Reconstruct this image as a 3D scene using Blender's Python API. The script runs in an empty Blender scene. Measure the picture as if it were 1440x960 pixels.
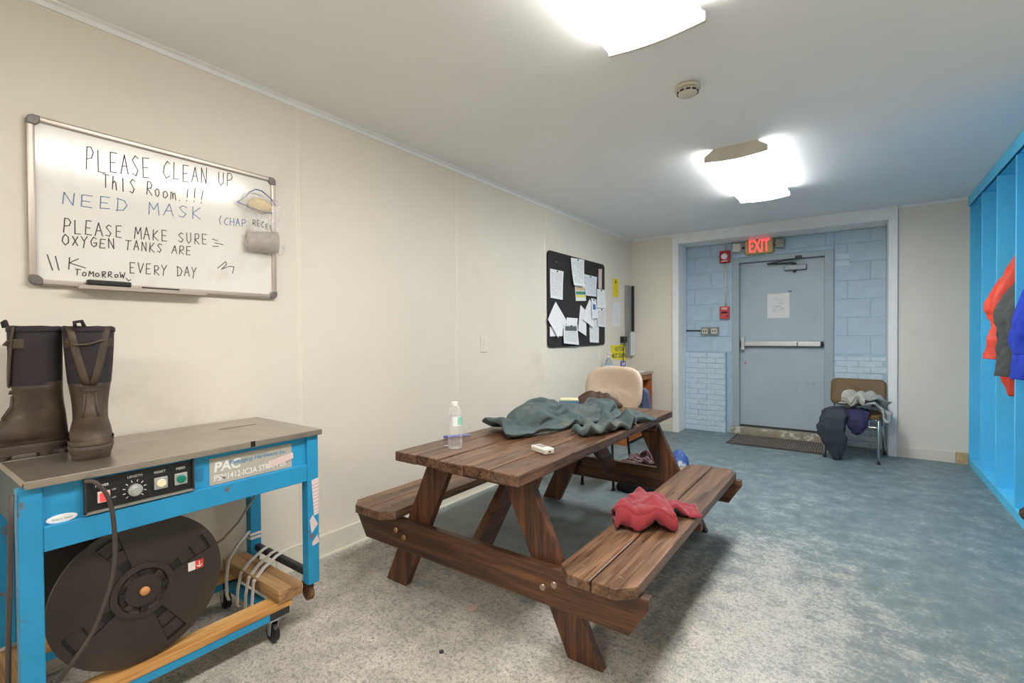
import bpy, math, random
from mathutils import Vector, Matrix, noise

random.seed(7)
scene = bpy.context.scene
COL = scene.collection
PI = math.pi

# ------------------------------------------------------------------ camera
cam_d = bpy.data.cameras.new('camera')
cam = bpy.data.objects.new('camera', cam_d)
COL.objects.link(cam)
cam_d.sensor_width = 36.0
cam_d.lens = 36.0 * 671.7 / 1440.0
cam_d.clip_start = 0.02
YAW, PIT, ROL = 0.6249, 0.0132, -0.0072
f_ = Vector((-math.sin(YAW)*math.cos(PIT), math.cos(YAW)*math.cos(PIT), -math.sin(PIT)))
r_ = Vector((math.cos(YAW), math.sin(YAW), 0))
u_ = r_.cross(f_)
R_ = r_*math.cos(ROL) + u_*math.sin(ROL)
U_ = -r_*math.sin(ROL) + u_*math.cos(ROL)
M = Matrix(((R_.x, U_.x, -f_.x, 2.40), (R_.y, U_.y, -f_.y, 0.0), (R_.z, U_.z, -f_.z, 1.22), (0, 0, 0, 1)))
cam.matrix_world = M
scene.camera = cam

# ------------------------------------------------------------------ world, exposure
w = bpy.data.worlds.new('world'); scene.world = w
w.use_nodes = True
w.node_tree.nodes['Background'].inputs[0].default_value = (0.8, 0.85, 0.9, 1)
w.node_tree.nodes['Background'].inputs[1].default_value = 0.3
scene.view_settings.view_transform = 'Standard'
scene.view_settings.look = 'None'
scene.view_settings.gamma = 1.0
scene.view_settings.use_curve_mapping = False
scene.view_settings.exposure = 0.20
LAMP_NEAR, LAMP_FAR, LAMP_ADDED = 26.0, 31.0, 30.0      # diffuser brightness of the ceiling lamps
TINT_NEAR, TINT_FAR, TINT_ADDED = (1.0, .978, .94), (.98, 1.0, 1.0), (1.0, .98, .945)

# ------------------------------------------------------------------ materials
def lin(c):
    return tuple(((v/255)/12.92 if v/255 <= .04045 else ((v/255+.055)/1.055)**2.4) for v in c)

class NT:
    def __init__(s, name):
        s.m = bpy.data.materials.new(name); s.m.use_nodes = True
        s.t = s.m.node_tree; s.b = s.t.nodes['Principled BSDF']
    def n(s, typ, **kw):
        nd = s.t.nodes.new(typ)
        for k, v in kw.items():
            if k.startswith('i_'):
                key = k[2:]
                key = int(key) if key.isdigit() else key
                nd.inputs[key].default_value = v
            else: setattr(nd, k, v)
        return nd
    def l(s, a, b): s.t.links.new(a, b)
    def ramp(s, fac, stops):
        r = s.n('ShaderNodeValToRGB')
        e = r.color_ramp.elements
        while len(e) < len(stops): e.new(.5)
        for el, (p, c) in zip(e, stops):
            el.position = p; el.color = (*c, 1)
        s.l(fac, r.inputs[0]); return r.outputs[0]
    def noise(s, vec, scale, detail=4, rough=.55):
        nd = s.n('ShaderNodeTexNoise'); nd.inputs['Scale'].default_value = scale
        nd.inputs['Detail'].default_value = detail; nd.inputs['Roughness'].default_value = rough
        if vec is not None: s.l(vec, nd.inputs['Vector'])
        return nd.outputs[0]
    def mix(s, fac, a, b, mode='MIX'):
        nd = s.n('ShaderNodeMix', data_type='RGBA', blend_type=mode)
        for sock, v in ((nd.inputs[0], fac), (nd.inputs[6], a), (nd.inputs[7], b)):
            if isinstance(v, (int, float)): sock.default_value = v
            elif isinstance(v, tuple): sock.default_value = (*v, 1)
            else: s.l(v, sock)
        return nd.outputs[2]
    def math(s, op, a, b=0.0, c=None, clamp=False):
        nd = s.n('ShaderNodeMath', operation=op); nd.use_clamp = clamp
        for sock, v in zip(nd.inputs, (a, b, c)):
            if v is None: continue
            if isinstance(v, (int, float)): sock.default_value = v
            else: s.l(v, sock)
        return nd.outputs[0]
    def bump(s, h, strength=.2, dist=.002):
        nd = s.n('ShaderNodeBump'); nd.inputs['Strength'].default_value = strength; nd.inputs['Distance'].default_value = dist
        s.l(h, nd.inputs['Height']); s.l(nd.outputs[0], s.b.inputs['Normal'])

def M_(name, rgb, rough=.5, metal=0.0, var=.08, scale=12.0, bump=0.0, bscale=120.0, spec=None, dark=None, sheen=0.0, stain=None, stain_scale=5.0, stain_lo=.58, stain_hi=.7):
    """plain paint/plastic/cloth: colour with soft variation, optional stains of another colour and fine relief"""
    t = NT(name); c = lin(rgb)
    co = t.n('ShaderNodeTexCoord').outputs['Object']
    f = t.noise(co, scale, 5)
    col = t.ramp(f, [(.3, tuple(v*(1-var) for v in c)), (.7, tuple(min(1, v*(1+var)) for v in c))])
    if stain:
        f2 = t.noise(co, stain_scale, 8, .65)
        k = t.ramp(f2, [(stain_lo, (0, 0, 0)), (stain_hi, (1, 1, 1))])
        col = t.mix(k, col, lin(stain))
    t.l(col, t.b.inputs['Base Color'])
    t.b.inputs['Roughness'].default_value = rough; t.b.inputs['Metallic'].default_value = metal
    if spec is not None: t.b.inputs['Specular IOR Level'].default_value = spec
    if sheen: t.b.inputs['Sheen Weight'].default_value = sheen
    if bump: t.bump(t.noise(co, bscale, 3), bump)
    return t.m

def emis(name, rgb, strength):
    t = NT(name); t.b.inputs['Base Color'].default_value = (*rgb, 1)
    t.b.inputs['Emission Color'].default_value = (*rgb, 1); t.b.inputs['Emission Strength'].default_value = strength
    return t.m

def wood(name, dark, mid, light, axis, rough=.45, grain=5.0, worn=None):
    t = NT(name)
    co = t.n('ShaderNodeTexCoord').outputs['Object']
    oi = t.n('ShaderNodeObjectInfo').outputs['Random']
    mp = t.n('ShaderNodeMapping')
    sc = [grain*5.0]*3; sc['xyz'.index(axis)] = grain*.22
    mp.inputs['Scale'].default_value = sc
    t.l(co, mp.inputs['Vector'])
    cb = t.n('ShaderNodeCombineXYZ'); r7 = t.math('MULTIPLY', oi, 37.0)
    for i in range(3): t.l(r7, cb.inputs[i])
    t.l(cb.outputs[0], mp.inputs['Location'])
    v = mp.outputs[0]
    n1 = t.noise(v, 1.0, 8, .65)
    n2 = t.noise(v, 4.0, 6, .6)
    s = t.math('ADD', t.math('MULTIPLY', n1, .7), t.math('MULTIPLY', n2, .3))
    col = t.ramp(s, [(.36, lin(dark)), (.5, lin(mid)), (.64, lin(light))])
    if worn:
        k = t.ramp(t.noise(co, 7.0, 9, .7), [(.56, (0, 0, 0)), (.72, (.8, .8, .8))])
        col = t.mix(k, col, lin(worn))
    t.l(col, t.b.inputs['Base Color'])
    rr = t.ramp(n2, [(.3, (rough-.1,)*3), (.7, (rough+.15,)*3)]); t.l(rr, t.b.inputs['Roughness'])
    t.bump(s, .25, .002)
    return t.m

def floor_mat():
    """slate-blue floor paint worn through to pale concrete, most at the near left, least towards the door"""
    t = NT('painted_concrete')
    co = t.n('ShaderNodeTexCoord').outputs['Object']
    wc = t.n('ShaderNodeVectorMath', operation='ADD'); wc.inputs[1].default_value = (1.9, 1.825, 0); t.l(co, wc.inputs[0])   # room coordinates
    sep = t.n('ShaderNodeSeparateXYZ'); t.l(wc.outputs[0], sep.inputs[0]); x, y = sep.outputs[0], sep.outputs[1]
    def rng(v, a, b, lo=0.0, hi=1.0):
        m = t.n('ShaderNodeMapRange', interpolation_type='SMOOTHSTEP')
        for i, q in enumerate((a, b, lo, hi)): m.inputs[i+1].default_value = q
        t.l(v, m.inputs[0]); return m.outputs[0]
    near = rng(y, 3.9, 1.0); left = rng(x, 2.7, 1.9)
    walk = t.math('MULTIPLY', rng(x, 1.8, 2.05), t.math('MULTIPLY', rng(x, 2.6, 2.2), rng(y, 4.6, 3.0)))
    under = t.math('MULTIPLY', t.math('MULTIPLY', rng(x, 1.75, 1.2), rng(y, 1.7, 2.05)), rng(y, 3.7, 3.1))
    wear = t.math('ADD', t.math('MULTIPLY', near, .045), t.math('MULTIPLY', t.math('MULTIPLY', near, left), .085))
    wear = t.math('ADD', wear, t.math('MULTIPLY', walk, .028))
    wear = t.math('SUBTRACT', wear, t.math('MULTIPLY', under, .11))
    big = t.noise(co, 1.3, 6, .6); med = t.noise(co, 9.0, 10, .75); fine = t.noise(co, 46.0, 14, .85)
    mpx = t.n('ShaderNodeMapping'); mpx.inputs['Scale'].default_value = (4.0, 30.0, 1); mpx.inputs['Rotation'].default_value = (0, 0, .5); t.l(co, mpx.inputs[0])
    streak = t.noise(mpx.outputs[0], 1.0, 10, .75)
    f = t.math('ADD', t.math('ADD', t.math('MULTIPLY', fine, .44), t.math('MULTIPLY', med, .28)), t.math('ADD', t.math('MULTIPLY', big, .12), t.math('MULTIPLY', streak, .16)))
    k = t.ramp(t.math('ADD', f, t.math('SUBTRACT', wear, .02)), [(.51, (0, 0, 0)), (.57, (1, 1, 1))])
    fine2 = t.noise(co, 150.0, 8, .8)
    paint = t.ramp(t.math('ADD', t.math('MULTIPLY', fine2, .5), t.math('MULTIPLY', med, .5)), [(.40, lin((88, 104, 109))), (.52, lin((114, 131, 135))), (.62, lin((142, 157, 160)))])
    paint = t.mix(t.math('MULTIPLY', near, .40), paint, lin((132, 138, 136)))
    paint = t.mix(t.math('MULTIPLY', t.math('MULTIPLY', near, left), .55), paint, lin((140, 136, 126)))
    bare = t.ramp(med, [(.34, lin((172, 166, 154))), (.52, lin((200, 192, 180))), (.68, lin((218, 210, 198)))])
    bare = t.mix(rng(y, 2.4, 3.6), bare, lin((190, 198, 198)))
    bare = t.mix(t.math('MULTIPLY', rng(x, 1.6, 2.2), .7), bare, lin((178, 180, 175)))
    bare = t.mix(t.ramp(fine2, [(.50, (0, 0, 0)), (.60, (.85,)*3)]), bare, lin((104, 103, 98)))
    bare = t.mix(t.ramp(t.noise(co, 60.0, 10, .8), [(.50, (0, 0, 0)), (.60, (.8,)*3)]), bare, lin((116, 116, 112)))
    bare = t.mix(t.ramp(t.noise(co, 3.1, 9, .75), [(.60, (0, 0, 0)), (.68, (.6,)*3)]), bare, lin((180, 158, 124)))
    col = t.mix(k, paint, bare)
    t.l(col, t.b.inputs['Base Color'])
    t.l(t.ramp(big, [(.3, (.36,)*3), (.7, (.58,)*3)]), t.b.inputs['Roughness'])
    t.b.inputs['Specular IOR Level'].default_value = .45
    t.bump(f, .2, .001)
    return t.m

def print_mat(name, base=(232, 232, 228), ink=(120, 124, 130), rows=22.0, dens=.45, margin=.1, head=None, bands=None):
    """sheet of paper with small printed lines, laid out on the sheet's own UV"""
    t = NT(name)
    uv = t.n('ShaderNodeTexCoord').outputs['UV']
    sp = t.n('ShaderNodeSeparateXYZ'); t.l(uv, sp.inputs[0]); u, v = sp.outputs[0], sp.outputs[1]
    r = t.math('MULTIPLY', v, rows)
    row = t.math('FLOOR', r); fr = t.math('FRACT', r)
    cb = t.n('ShaderNodeCombineXYZ'); t.l(t.math('MULTIPLY', u, rows*.55), cb.inputs[0]); t.l(t.math('MULTIPLY', row, 3.7), cb.inputs[1])
    nz = t.noise(cb.outputs[0], 1.0, 1)
    ink_f = t.math('MULTIPLY', t.math('GREATER_THAN', nz, 1-dens-.08), t.math('MULTIPLY', t.math('GREATER_THAN', fr, .35), t.math('LESS_THAN', fr, .75)))
    for a, op, lim in ((u, 'GREATER_THAN', margin), (u, 'LESS_THAN', 1-margin), (v, 'GREATER_THAN', margin), (v, 'LESS_THAN', 1-margin)):
        ink_f = t.math('MULTIPLY', ink_f, t.math(op, a, lim))
    col = t.mix(t.math('MULTIPLY', ink_f, .6), lin(base), lin(ink))
    for (v0, v1, u0, u1, c) in (bands or []):
        m = t.math('MULTIPLY', t.math('MULTIPLY', t.math('GREATER_THAN', v, v0), t.math('LESS_THAN', v, v1)), t.math('MULTIPLY', t.math('GREATER_THAN', u, u0), t.math('LESS_THAN', u, u1)))
        col = t.mix(m, col, lin(c))
    t.l(col, t.b.inputs['Base Color']); t.b.inputs['Roughness'].default_value = .7
    return t.m

def glassy(name, rgb, rough=.03, ior=1.45, alpha=None):
    t = NT(name); t.b.inputs['Base Color'].default_value = (*lin(rgb), 1)
    t.b.inputs['Transmission Weight'].default_value = 1.0; t.b.inputs['Roughness'].default_value = rough; t.b.inputs['IOR'].default_value = ior
    if alpha is not None: t.b.inputs['Alpha'].default_value = alpha
    return t.m

WALLC = (229, 221, 206)
mat = dict(
    floor=floor_mat(),
    ceiling=M_('ceiling_paint', (245, 245, 244), .8, var=.02, scale=2, bump=.05),
    frp=M_('wall_panel_paint', WALLC, .55, var=.03, scale=1.5, bump=.10, bscale=160, stain=(198, 190, 168), stain_scale=1.7, stain_lo=.6, stain_hi=.85),
    strip=M_('joint_strip_plastic', (233, 225, 209), .45, var=.02),
    base=M_('baseboard_vinyl', (222, 216, 200), .5, var=.04, stain=(190, 176, 150), stain_scale=6, stain_lo=.62, stain_hi=.8),
    trim=M_('white_trim_paint', (240, 240, 238), .45, var=.03, stain=(196, 190, 176), stain_scale=7, stain_lo=.66, stain_hi=.8),
    block=M_('blue_block_paint', (176, 198, 214), .6, var=.06, scale=9, bump=.35, bscale=70),
    brick=M_('blue_brick_paint', (192, 210, 222), .55, var=.06, scale=14, bump=.35, bscale=60, stain=(150, 170, 184), stain_scale=11, stain_lo=.66, stain_hi=.76),
    mortar=M_('painted_mortar', (170, 193, 208), .8, var=.08, scale=20, bump=.4, bscale=80),
    doorp=M_('grey_door_paint', (170, 184, 192), .45, var=.05, scale=3, stain=(120, 124, 120), stain_scale=4, stain_lo=.6, stain_hi=.8),
    doorf=M_('grey_frame_paint', (158, 172, 180), .45, var=.05, scale=4, stain=(110, 96, 84), stain_scale=7, stain_lo=.72, stain_hi=.78),
    sill=M_('peeling_sill_concrete', (150, 142, 124), .8, var=.2, scale=15, bump=.5, bscale=50, stain=(206, 204, 196), stain_scale=9, stain_lo=.56, stain_hi=.62),
    alu=M_('brushed_aluminium', (200, 202, 202), .35, .75, var=.05),
    chrome=M_('chrome_tube', (210, 210, 208), .18, .95, var=.03),
    steel=M_('worn_stainless_top', (176, 166, 154), .3, .8, var=.10, scale=6, stain=(150, 134, 116), stain_scale=5, stain_lo=.5, stain_hi=.8),
    black=M_('black_plastic', (26, 25, 25), .45, var=.1),
    dgrey=M_('dark_grey_metal', (60, 62, 64), .5, .4, var=.12),
    mblue=M_('machine_blue_paint', (36, 148, 198), .42, var=.05, scale=7, stain=(92, 122, 128), stain_scale=14, stain_lo=.70, stain_hi=.74),
    mblue_worn=M_('chipped_blue_paint', (36, 144, 192), .45, var=.06, scale=9, stain=(110, 96, 84), stain_scale=13, stain_lo=.62, stain_hi=.68),
    mgrey=M_('machine_side_panel', (70, 82, 84), .5, var=.1),
    reel=M_('black_reel_plastic', (50, 41, 35), .42, var=.18, scale=5, stain=(76, 58, 44), stain_scale=3, stain_lo=.55, stain_hi=.8),
    reel2=M_('black_reel_recess', (24, 21, 20), .6, var=.15),
    bolt=M_('tan_bolt_cap', (200, 138, 84), .5, var=.1),
    locker=M_('locker_blue_paint', (92, 204, 248), .5, var=.05, scale=4, bump=.05),
    exitg=M_('exit_housing_tan', (196, 170, 108), .45, var=.05),
    red=M_('alarm_red_plastic', (178, 36, 40), .4, var=.05),
    white=M_('white_plastic', (230, 230, 226), .4, var=.02),
    offw=M_('aged_white_plastic', (214, 208, 194), .5, var=.05),
    greybox=M_('grey_outlet_box', (150, 148, 140), .5, .3, var=.1),
    wb=M_('whiteboard_enamel', (236, 232, 224), .14, var=.02, scale=3, stain=(214, 206, 194), stain_scale=4, stain_lo=.55, stain_hi=.85, spec=.6),
    wbframe=M_('whiteboard_aluminium', (190, 178, 168), .35, .7, var=.06),
    wbcap=M_('grey_corner_cap', (120, 114, 110), .35, .3, var=.15),
    inkk=M_('black_marker', (74, 70, 68), .6, var=.15),
    inkb=M_('blue_marker', (112, 138, 176), .6, var=.15),
    board=M_('black_tackboard_fabric', (42, 40, 42), .9, var=.15, scale=60, bump=.3, bscale=300),
    yellow=M_('yellow_card', (238, 220, 40), .55, var=.03),
    mask=M_('beige_dust_mask', (226, 206, 160), .8, var=.05),
    strapb=M_('blue_elastic', (92, 112, 168), .7, var=.08),
    tabletop=wood('stained_tabletop_wood', (54, 36, 25), (94, 66, 47), (132, 97, 70), 'y', .30, 5, worn=(122, 100, 84)),
    benchw=wood('stained_bench_wood', (62, 41, 28), (106, 76, 54), (144, 108, 78), 'y', .36, 5, worn=(128, 108, 92)),
    frame_x=wood('stained_beam_wood', (43, 26, 16), (80, 51, 33), (118, 77, 49), 'x', .42, 5),
    frame_z=wood('stained_leg_wood', (43, 26, 16), (82, 51, 33), (122, 78, 49), 'z', .42, 5),
    frame_y=wood('stained_brace_wood', (44, 26, 16), (76, 48, 32), (104, 68, 44), 'y', .42, 5),
    pine=wood('yellow_pine', (168, 112, 56), (206, 154, 88), (222, 178, 116), 'y', .55, 4),
    pine_x=wood('weathered_pine', (124, 92, 58), (164, 126, 84), (190, 154, 108), 'x', .6, 4),
    cabin=wood('orange_cabinet_wood', (126, 66, 30), (164, 92, 42), (190, 116, 58), 'z', .45, 4),
    cabtop=wood('pale_cabinet_top', (150, 126, 100), (182, 160, 134), (200, 184, 160), 'y', .5, 4),
    rubber=M_('muddy_boot_rubber', (66, 53, 41), .55, var=.3, scale=9, bump=.25, bscale=60, stain=(112, 94, 72), stain_scale=6, stain_lo=.5, stain_hi=.75),
    neo=M_('dark_boot_neoprene', (46, 38, 42), .85, var=.12, scale=20),
    sole=M_('boot_sole', (78, 68, 58), .6, var=.2, scale=15),
    logo=M_('grey_logo_patch', (150, 142, 130), .6),
    olive=M_('teal_grey_work_cloth', (74, 88, 90), .85, var=.22, scale=8, bump=.3, bscale=220, stain=(112, 108, 88), stain_scale=6, stain_lo=.56, stain_hi=.72),
    redcl=M_('faded_red_jersey', (146, 44, 53), .9, var=.10, scale=9, bump=.35, bscale=260, sheen=.2),
    coatd=M_('charcoal_nylon', (44, 52, 62), .8, var=.15, scale=8, bump=.2),
    navy=M_('navy_cloth', (38, 38, 72), .85, var=.15, scale=10, bump=.2),
    navyd=M_('dark_navy_canvas', (26, 28, 42), .8, var=.15, scale=10),
    hood=M_('light_grey_fleece', (168, 168, 160), .95, var=.12, scale=9, bump=.35, bscale=200, sheen=.2),
    ochre=M_('brown_vinyl', (104, 82, 46), .55, var=.08, scale=10),
    beige=M_('beige_upholstery', (196, 176, 156), .9, var=.08, scale=60, bump=.3, bscale=260),
    orange=M_('orange_rain_cloth', (226, 74, 50), .55, var=.08, scale=6),
    gcoat=M_('grey_work_jacket', (74, 78, 78), .8, var=.14, scale=8, bump=.2),
    bcoat=M_('royal_blue_fleece', (30, 58, 176), .85, var=.1, scale=7, bump=.2),
    brownl=M_('brown_leather', (76, 52, 42), .6, var=.2, scale=9),
    bluebox=M_('blue_card', (92, 132, 158), .6, var=.1),
    cream=M_('cream_paper', (232, 220, 176), .7, var=.03),
    mat_=M_('rubber_mat', (92, 84, 76), .85, var=.15, scale=30, bump=.4, bscale=120),
    matd=M_('rubber_mat_edge', (58, 54, 50), .8, var=.1),
    clear=glassy('clear_bottle_plastic', (250, 252, 252), .02, 1.25),
    water=glassy('bottle_water', (248, 250, 252), .0, 1.33),
    bagclear=glassy('clear_bag_plastic', (240, 238, 232), .15, 1.08),
    labelw=M_('bottle_label_white', (238, 236, 236), .5),
    labelg=M_('bottle_label_green', (150, 214, 190), .5),
    pen=M_('blue_pen', (88, 96, 176), .35),
    cable=M_('brown_cable', (70, 60, 54), .5, var=.1),
    strapw=M_('white_poly_strap', (222, 216, 208), .4, var=.06),
    brass=M_('brassy_bolt', (190, 150, 96), .35, .8),
    boltg=M_('galvanised_bolt', (168, 150, 132), .35, .8),
    rust=M_('rusty_steel', (126, 92, 66), .7, .4, var=.3, scale=14),
    plate=M_('nameplate_grey', (178, 174, 160), .45, var=.04),
    cyan=M_('nameplate_blue_ink', (64, 140, 184), .5),
    pinkl=M_('torn_label', (226, 208, 204), .7, var=.08),
    redl=M_('red_sticker', (206, 60, 50), .5),
    green=M_('green_button', (0, 122, 104), .35),
    ivory=M_('ivory_button', (238, 226, 190), .35),
    redlit=emis('lit_red_rocker', (.9, .05, .05), .9),
    pinkp=M_('pale_pink_paper', (214, 186, 170), .8),
    plaid=None, tan=M_('tan_cloth', (176, 142, 108), .85, var=.1),
    bagb=M_('blue_plastic_bag', (60, 92, 160), .4, var=.15, scale=8, stain=(214, 220, 228), stain_scale=9, stain_lo=.55, stain_hi=.6),
    jean=M_('slate_blue_cloth', (70, 80, 108), .85, var=.12),
    gel=glassy('gel_bottle', (214, 232, 244), .1, 1.3),
)
def plaid():
    t = NT('dark_plaid_flannel')
    co = t.n('ShaderNodeTexCoord').outputs['Object']
    w1 = t.n('ShaderNodeTexWave', wave_type='BANDS', bands_direction='X'); w1.inputs['Scale'].default_value = 9; t.l(co, w1.inputs[0])
    w2 = t.n('ShaderNodeTexWave', wave_type='BANDS', bands_direction='Y'); w2.inputs['Scale'].default_value = 9; t.l(co, w2.inputs[0])
    a = t.ramp(w1.outputs['Fac'], [(.5, lin((30, 24, 26))), (.75, lin((92, 40, 48)))])
    c = t.mix(t.ramp(w2.outputs['Fac'], [(.78, (0, 0, 0)), (.92, (.7, .7, .7))]), a, lin((150, 132, 130)))
    t.l(c, t.b.inputs['Base Color']); t.b.inputs['Roughness'].default_value = .9
    return t.m
mat['plaid'] = plaid()
def film():
    t = NT('clear_bag_film')
    co = t.n('ShaderNodeTexCoord').outputs['Object']
    t.b.inputs['Base Color'].default_value = (.85, .83, .8, 1); t.b.inputs['Roughness'].default_value = .12
    t.l(t.ramp(t.noise(co, 30, 5), [(.35, (.05,)*3), (.75, (.32,)*3)]), t.b.inputs['Alpha'])
    return t.m
mat['bagfilm'] = film()
def pet():
    t = NT('clear_bottle_film')
    t.b.inputs['Base Color'].default_value = (.92, .94, .95, 1); t.b.inputs['Roughness'].default_value = .06; t.b.inputs['Specular IOR Level'].default_value = .8
    lw = t.n('ShaderNodeLayerWeight'); lw.inputs[0].default_value = .35
    t.l(t.ramp(lw.outputs['Facing'], [(.1, (.10,)*3), (.9, (.50,)*3)]), t.b.inputs['Alpha'])
    return t.m
mat['petfilm'] = pet()

# ------------------------------------------------------------------ mesh builder
ORI = {}   # object name -> world matrix of things (loc + rotation about z)
class MB:
    def __init__(s): s.v = []; s.f = []; s.uv = {}
    def add(s, vs, fs):
        o = len(s.v); s.v += [Vector(p) for p in vs]; s.f += [tuple(i+o for i in f) for f in fs]; return s
    def box(s, x0, x1, y0, y1, z0, z1):
        return s.add([(x0,y0,z0),(x1,y0,z0),(x1,y1,z0),(x0,y1,z0),(x0,y0,z1),(x1,y0,z1),(x1,y1,z1),(x0,y1,z1)],
                     [(3,2,1,0),(4,5,6,7),(0,1,5,4),(1,2,6,5),(2,3,7,6),(3,0,4,7)])
    def obox(s, c, ax, ay, az):
        """box from centre and three half-axis vectors"""
        c, ax, ay, az = map(Vector, (c, ax, ay, az))
        return s.add([c-ax-ay-az, c+ax-ay-az, c+ax+ay-az, c-ax+ay-az, c-ax-ay+az, c+ax-ay+az, c+ax+ay+az, c-ax+ay+az],
                     [(3,2,1,0),(4,5,6,7),(0,1,5,4),(1,2,6,5),(2,3,7,6),(3,0,4,7)])
    def prism(s, poly, axis, a, b):
        """polygon extruded along an axis; poly holds the two other coordinates in axis order"""
        n = len(poly)
        def P(p, t):
            q = list(p); q.insert('xyz'.index(axis), t); return q
        vs = [P(p, a) for p in poly] + [P(p, b) for p in poly]
        return s.add(vs, [tuple(range(n))[::-1], tuple(range(n, 2*n))] + [(i, (i+1) % n, n+(i+1) % n, n+i) for i in range(n)])
    def rings(s, rs, cap=True, closed=True):
        n = len(rs[0]); vs = [p for r in rs for p in r]; fs = []
        for i in range(len(rs)-1):
            for j in range(n if closed else n-1):
                k = (j+1) % n
                fs.append((i*n+j, i*n+k, (i+1)*n+k, (i+1)*n+j))
        if cap: fs += [tuple(range(n))[::-1], tuple(range((len(rs)-1)*n, len(rs)*n))]
        return s.add(vs, fs)
    def tube(s, pts, r, n=8, cap=True, flat=None):
        pts = [Vector(p) for p in pts]; rs = []
        up = Vector((0, 0, 1)); prev = None
        for i, p in enumerate(pts):
            d = (pts[min(i+1, len(pts)-1)] - pts[max(i-1, 0)]).normalized()
            if prev is None:
                a = d.cross(up if abs(d.z) < .9 else Vector((1, 0, 0))).normalized()
            else:
                a = (prev - d*prev.dot(d)).normalized()
            prev = a; b = d.cross(a)
            rr = r[i] if isinstance(r, (list, tuple)) else r
            ra, rb = (rr, rr) if flat is None else (rr, rr*flat)
            rs.append([p + a*ra*math.cos(2*PI*k/n) + b*rb*math.sin(2*PI*k/n) for k in range(n)])
        return s.rings(rs, cap)
    def lathe(s, prof, c=(0, 0, 0), n=24, axis='z', cap=True):
        rs = []
        for r, h in prof:
            ring = []
            for k in range(n):
                a = 2*PI*k/n; x, y = r*math.cos(a), r*math.sin(a)
                p = {'z': (x, y, h), 'x': (h, x, y), 'y': (y, h, x)}[axis]
                ring.append(Vector(p)+Vector(c))
            rs.append(ring)
        return s.rings(rs, cap)
    def sheet(s, quad, th, nrm):
        """thin sheet given by 4 corners (top-left, top-right, bottom-right, bottom-left) pushed out by th"""
        q = [Vector(p) for p in quad]; nrm = Vector(nrm)*th
        o = len(s.v)
        s.add(q + [p+nrm for p in q], [(0,1,2,3), (7,6,5,4), (0,4,5,1), (1,5,6,2), (2,6,7,3), (3,7,4,0)])
        for i, c in enumerate([(0,1),(1,1),(1,0),(0,0)]): s.uv[o+i] = c; s.uv[o+4+i] = c
        return s
    def xf(s, m):
        s.v = [m @ p for p in s.v]; return s
    def build(s, name, material, parent=None, smooth=False, bevel=0.0, local=False, segs=2, sub=0):
        me = bpy.data.meshes.new(name); o = bpy.data.objects.new(name, me); COL.objects.link(o)
        vs = s.v
        if parent is not None:
            o.parent = parent
            if not local:
                inv = ORI[parent.name].inverted(); vs = [inv @ p for p in vs]
            ORI[o.name] = ORI[parent.name]
        else:
            lo = [min(p[i] for p in vs) for i in range(3)]; hi = [max(p[i] for p in vs) for i in range(3)]
            c = Vector(((lo[0]+hi[0])/2, (lo[1]+hi[1])/2, lo[2]))
            vs = [p-c for p in vs]; o.location = c; ORI[o.name] = Matrix.Translation(c)
        me.from_pydata([tuple(p) for p in vs], [], s.f)
        me.update()
        import bmesh
        bm = bmesh.new(); bm.from_mesh(me); bmesh.ops.recalc_face_normals(bm, faces=bm.faces); bm.to_mesh(me); bm.free()
        if s.uv:
            l = me.uv_layers.new(name='UVMap')
            for lp in me.loops: l.data[lp.index].uv = s.uv.get(lp.vertex_index, (0, 0))
        me.materials.append(material)
        if smooth:
            for p in me.polygons: p.use_smooth = True
        if bevel:
            b = o.modifiers.new('bevel', 'BEVEL'); b.width = bevel; b.segments = segs; b.limit_method = 'ANGLE'; b.angle_limit = .6
        if sub:
            b = o.modifiers.new('subd', 'SUBSURF'); b.levels = sub; b.render_levels = sub
        return o

def tag(o, label, cat, group=None):
    o['label'] = label; o['category'] = cat
    if group: o['group'] = group
    return o
def struct(o, label, cat):
    o['kind'] = 'structure'; o['label'] = label; o['category'] = cat; return o
def thing(name, loc, label, cat, rotz=0.0, group=None):
    o = bpy.data.objects.new(name, None); COL.objects.link(o); o.empty_display_size = .1
    o.location = loc; o.rotation_euler = (0, 0, rotz)
    ORI[o.name] = Matrix.Translation(Vector(loc)) @ Matrix.Rotation(rotz, 4, 'Z')
    return tag(o, label, cat, group)
def bx(*a): return MB().box(*a)
def nz(p, s, seed=0.0): return noise.noise(Vector((p[0]*s+seed, p[1]*s-seed*.7, p[2]*s+seed*1.3)))

def text_mesh(txt, size, bold=0.0):
    """flat outlines of a printed word as (verts, faces) in its own xy plane, width and height"""
    cu = bpy.data.curves.new('t', 'FONT'); cu.body = txt; cu.size = size; cu.resolution_u = 3; cu.offset = bold
    cu.fill_mode = 'FRONT'
    ob = bpy.data.objects.new('t', cu); COL.objects.link(ob)
    dg = bpy.context.evaluated_depsgraph_get(); dg.update()
    me = bpy.data.meshes.new_from_object(ob.evaluated_get(dg))
    vs = [v.co.copy() for v in me.vertices]; fs = [tuple(p.vertices) for p in me.polygons]
    bpy.data.objects.remove(ob); bpy.data.curves.remove(cu); bpy.data.meshes.remove(me)
    return vs, fs
def put_text(mb, txt, origin, ux, uy, width, height, bold=0.0, shear=0.0):
    """print txt so that it fills width x height from origin (lower left) along unit vectors ux, uy"""
    vs, fs = text_mesh(txt, 1.0, bold)
    x0 = min(v.x for v in vs); x1 = max(v.x for v in vs); y0 = min(v.y for v in vs); y1 = max(v.y for v in vs)
    o, ux, uy = Vector(origin), Vector(ux), Vector(uy)
    mb.add([o + ux*((v.x-x0)/(x1-x0)*width + shear*(v.y-y0)/(y1-y0)*height) + uy*((v.y-y0)/(y1-y0)*height) for v in vs], fs)
    return mb

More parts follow.
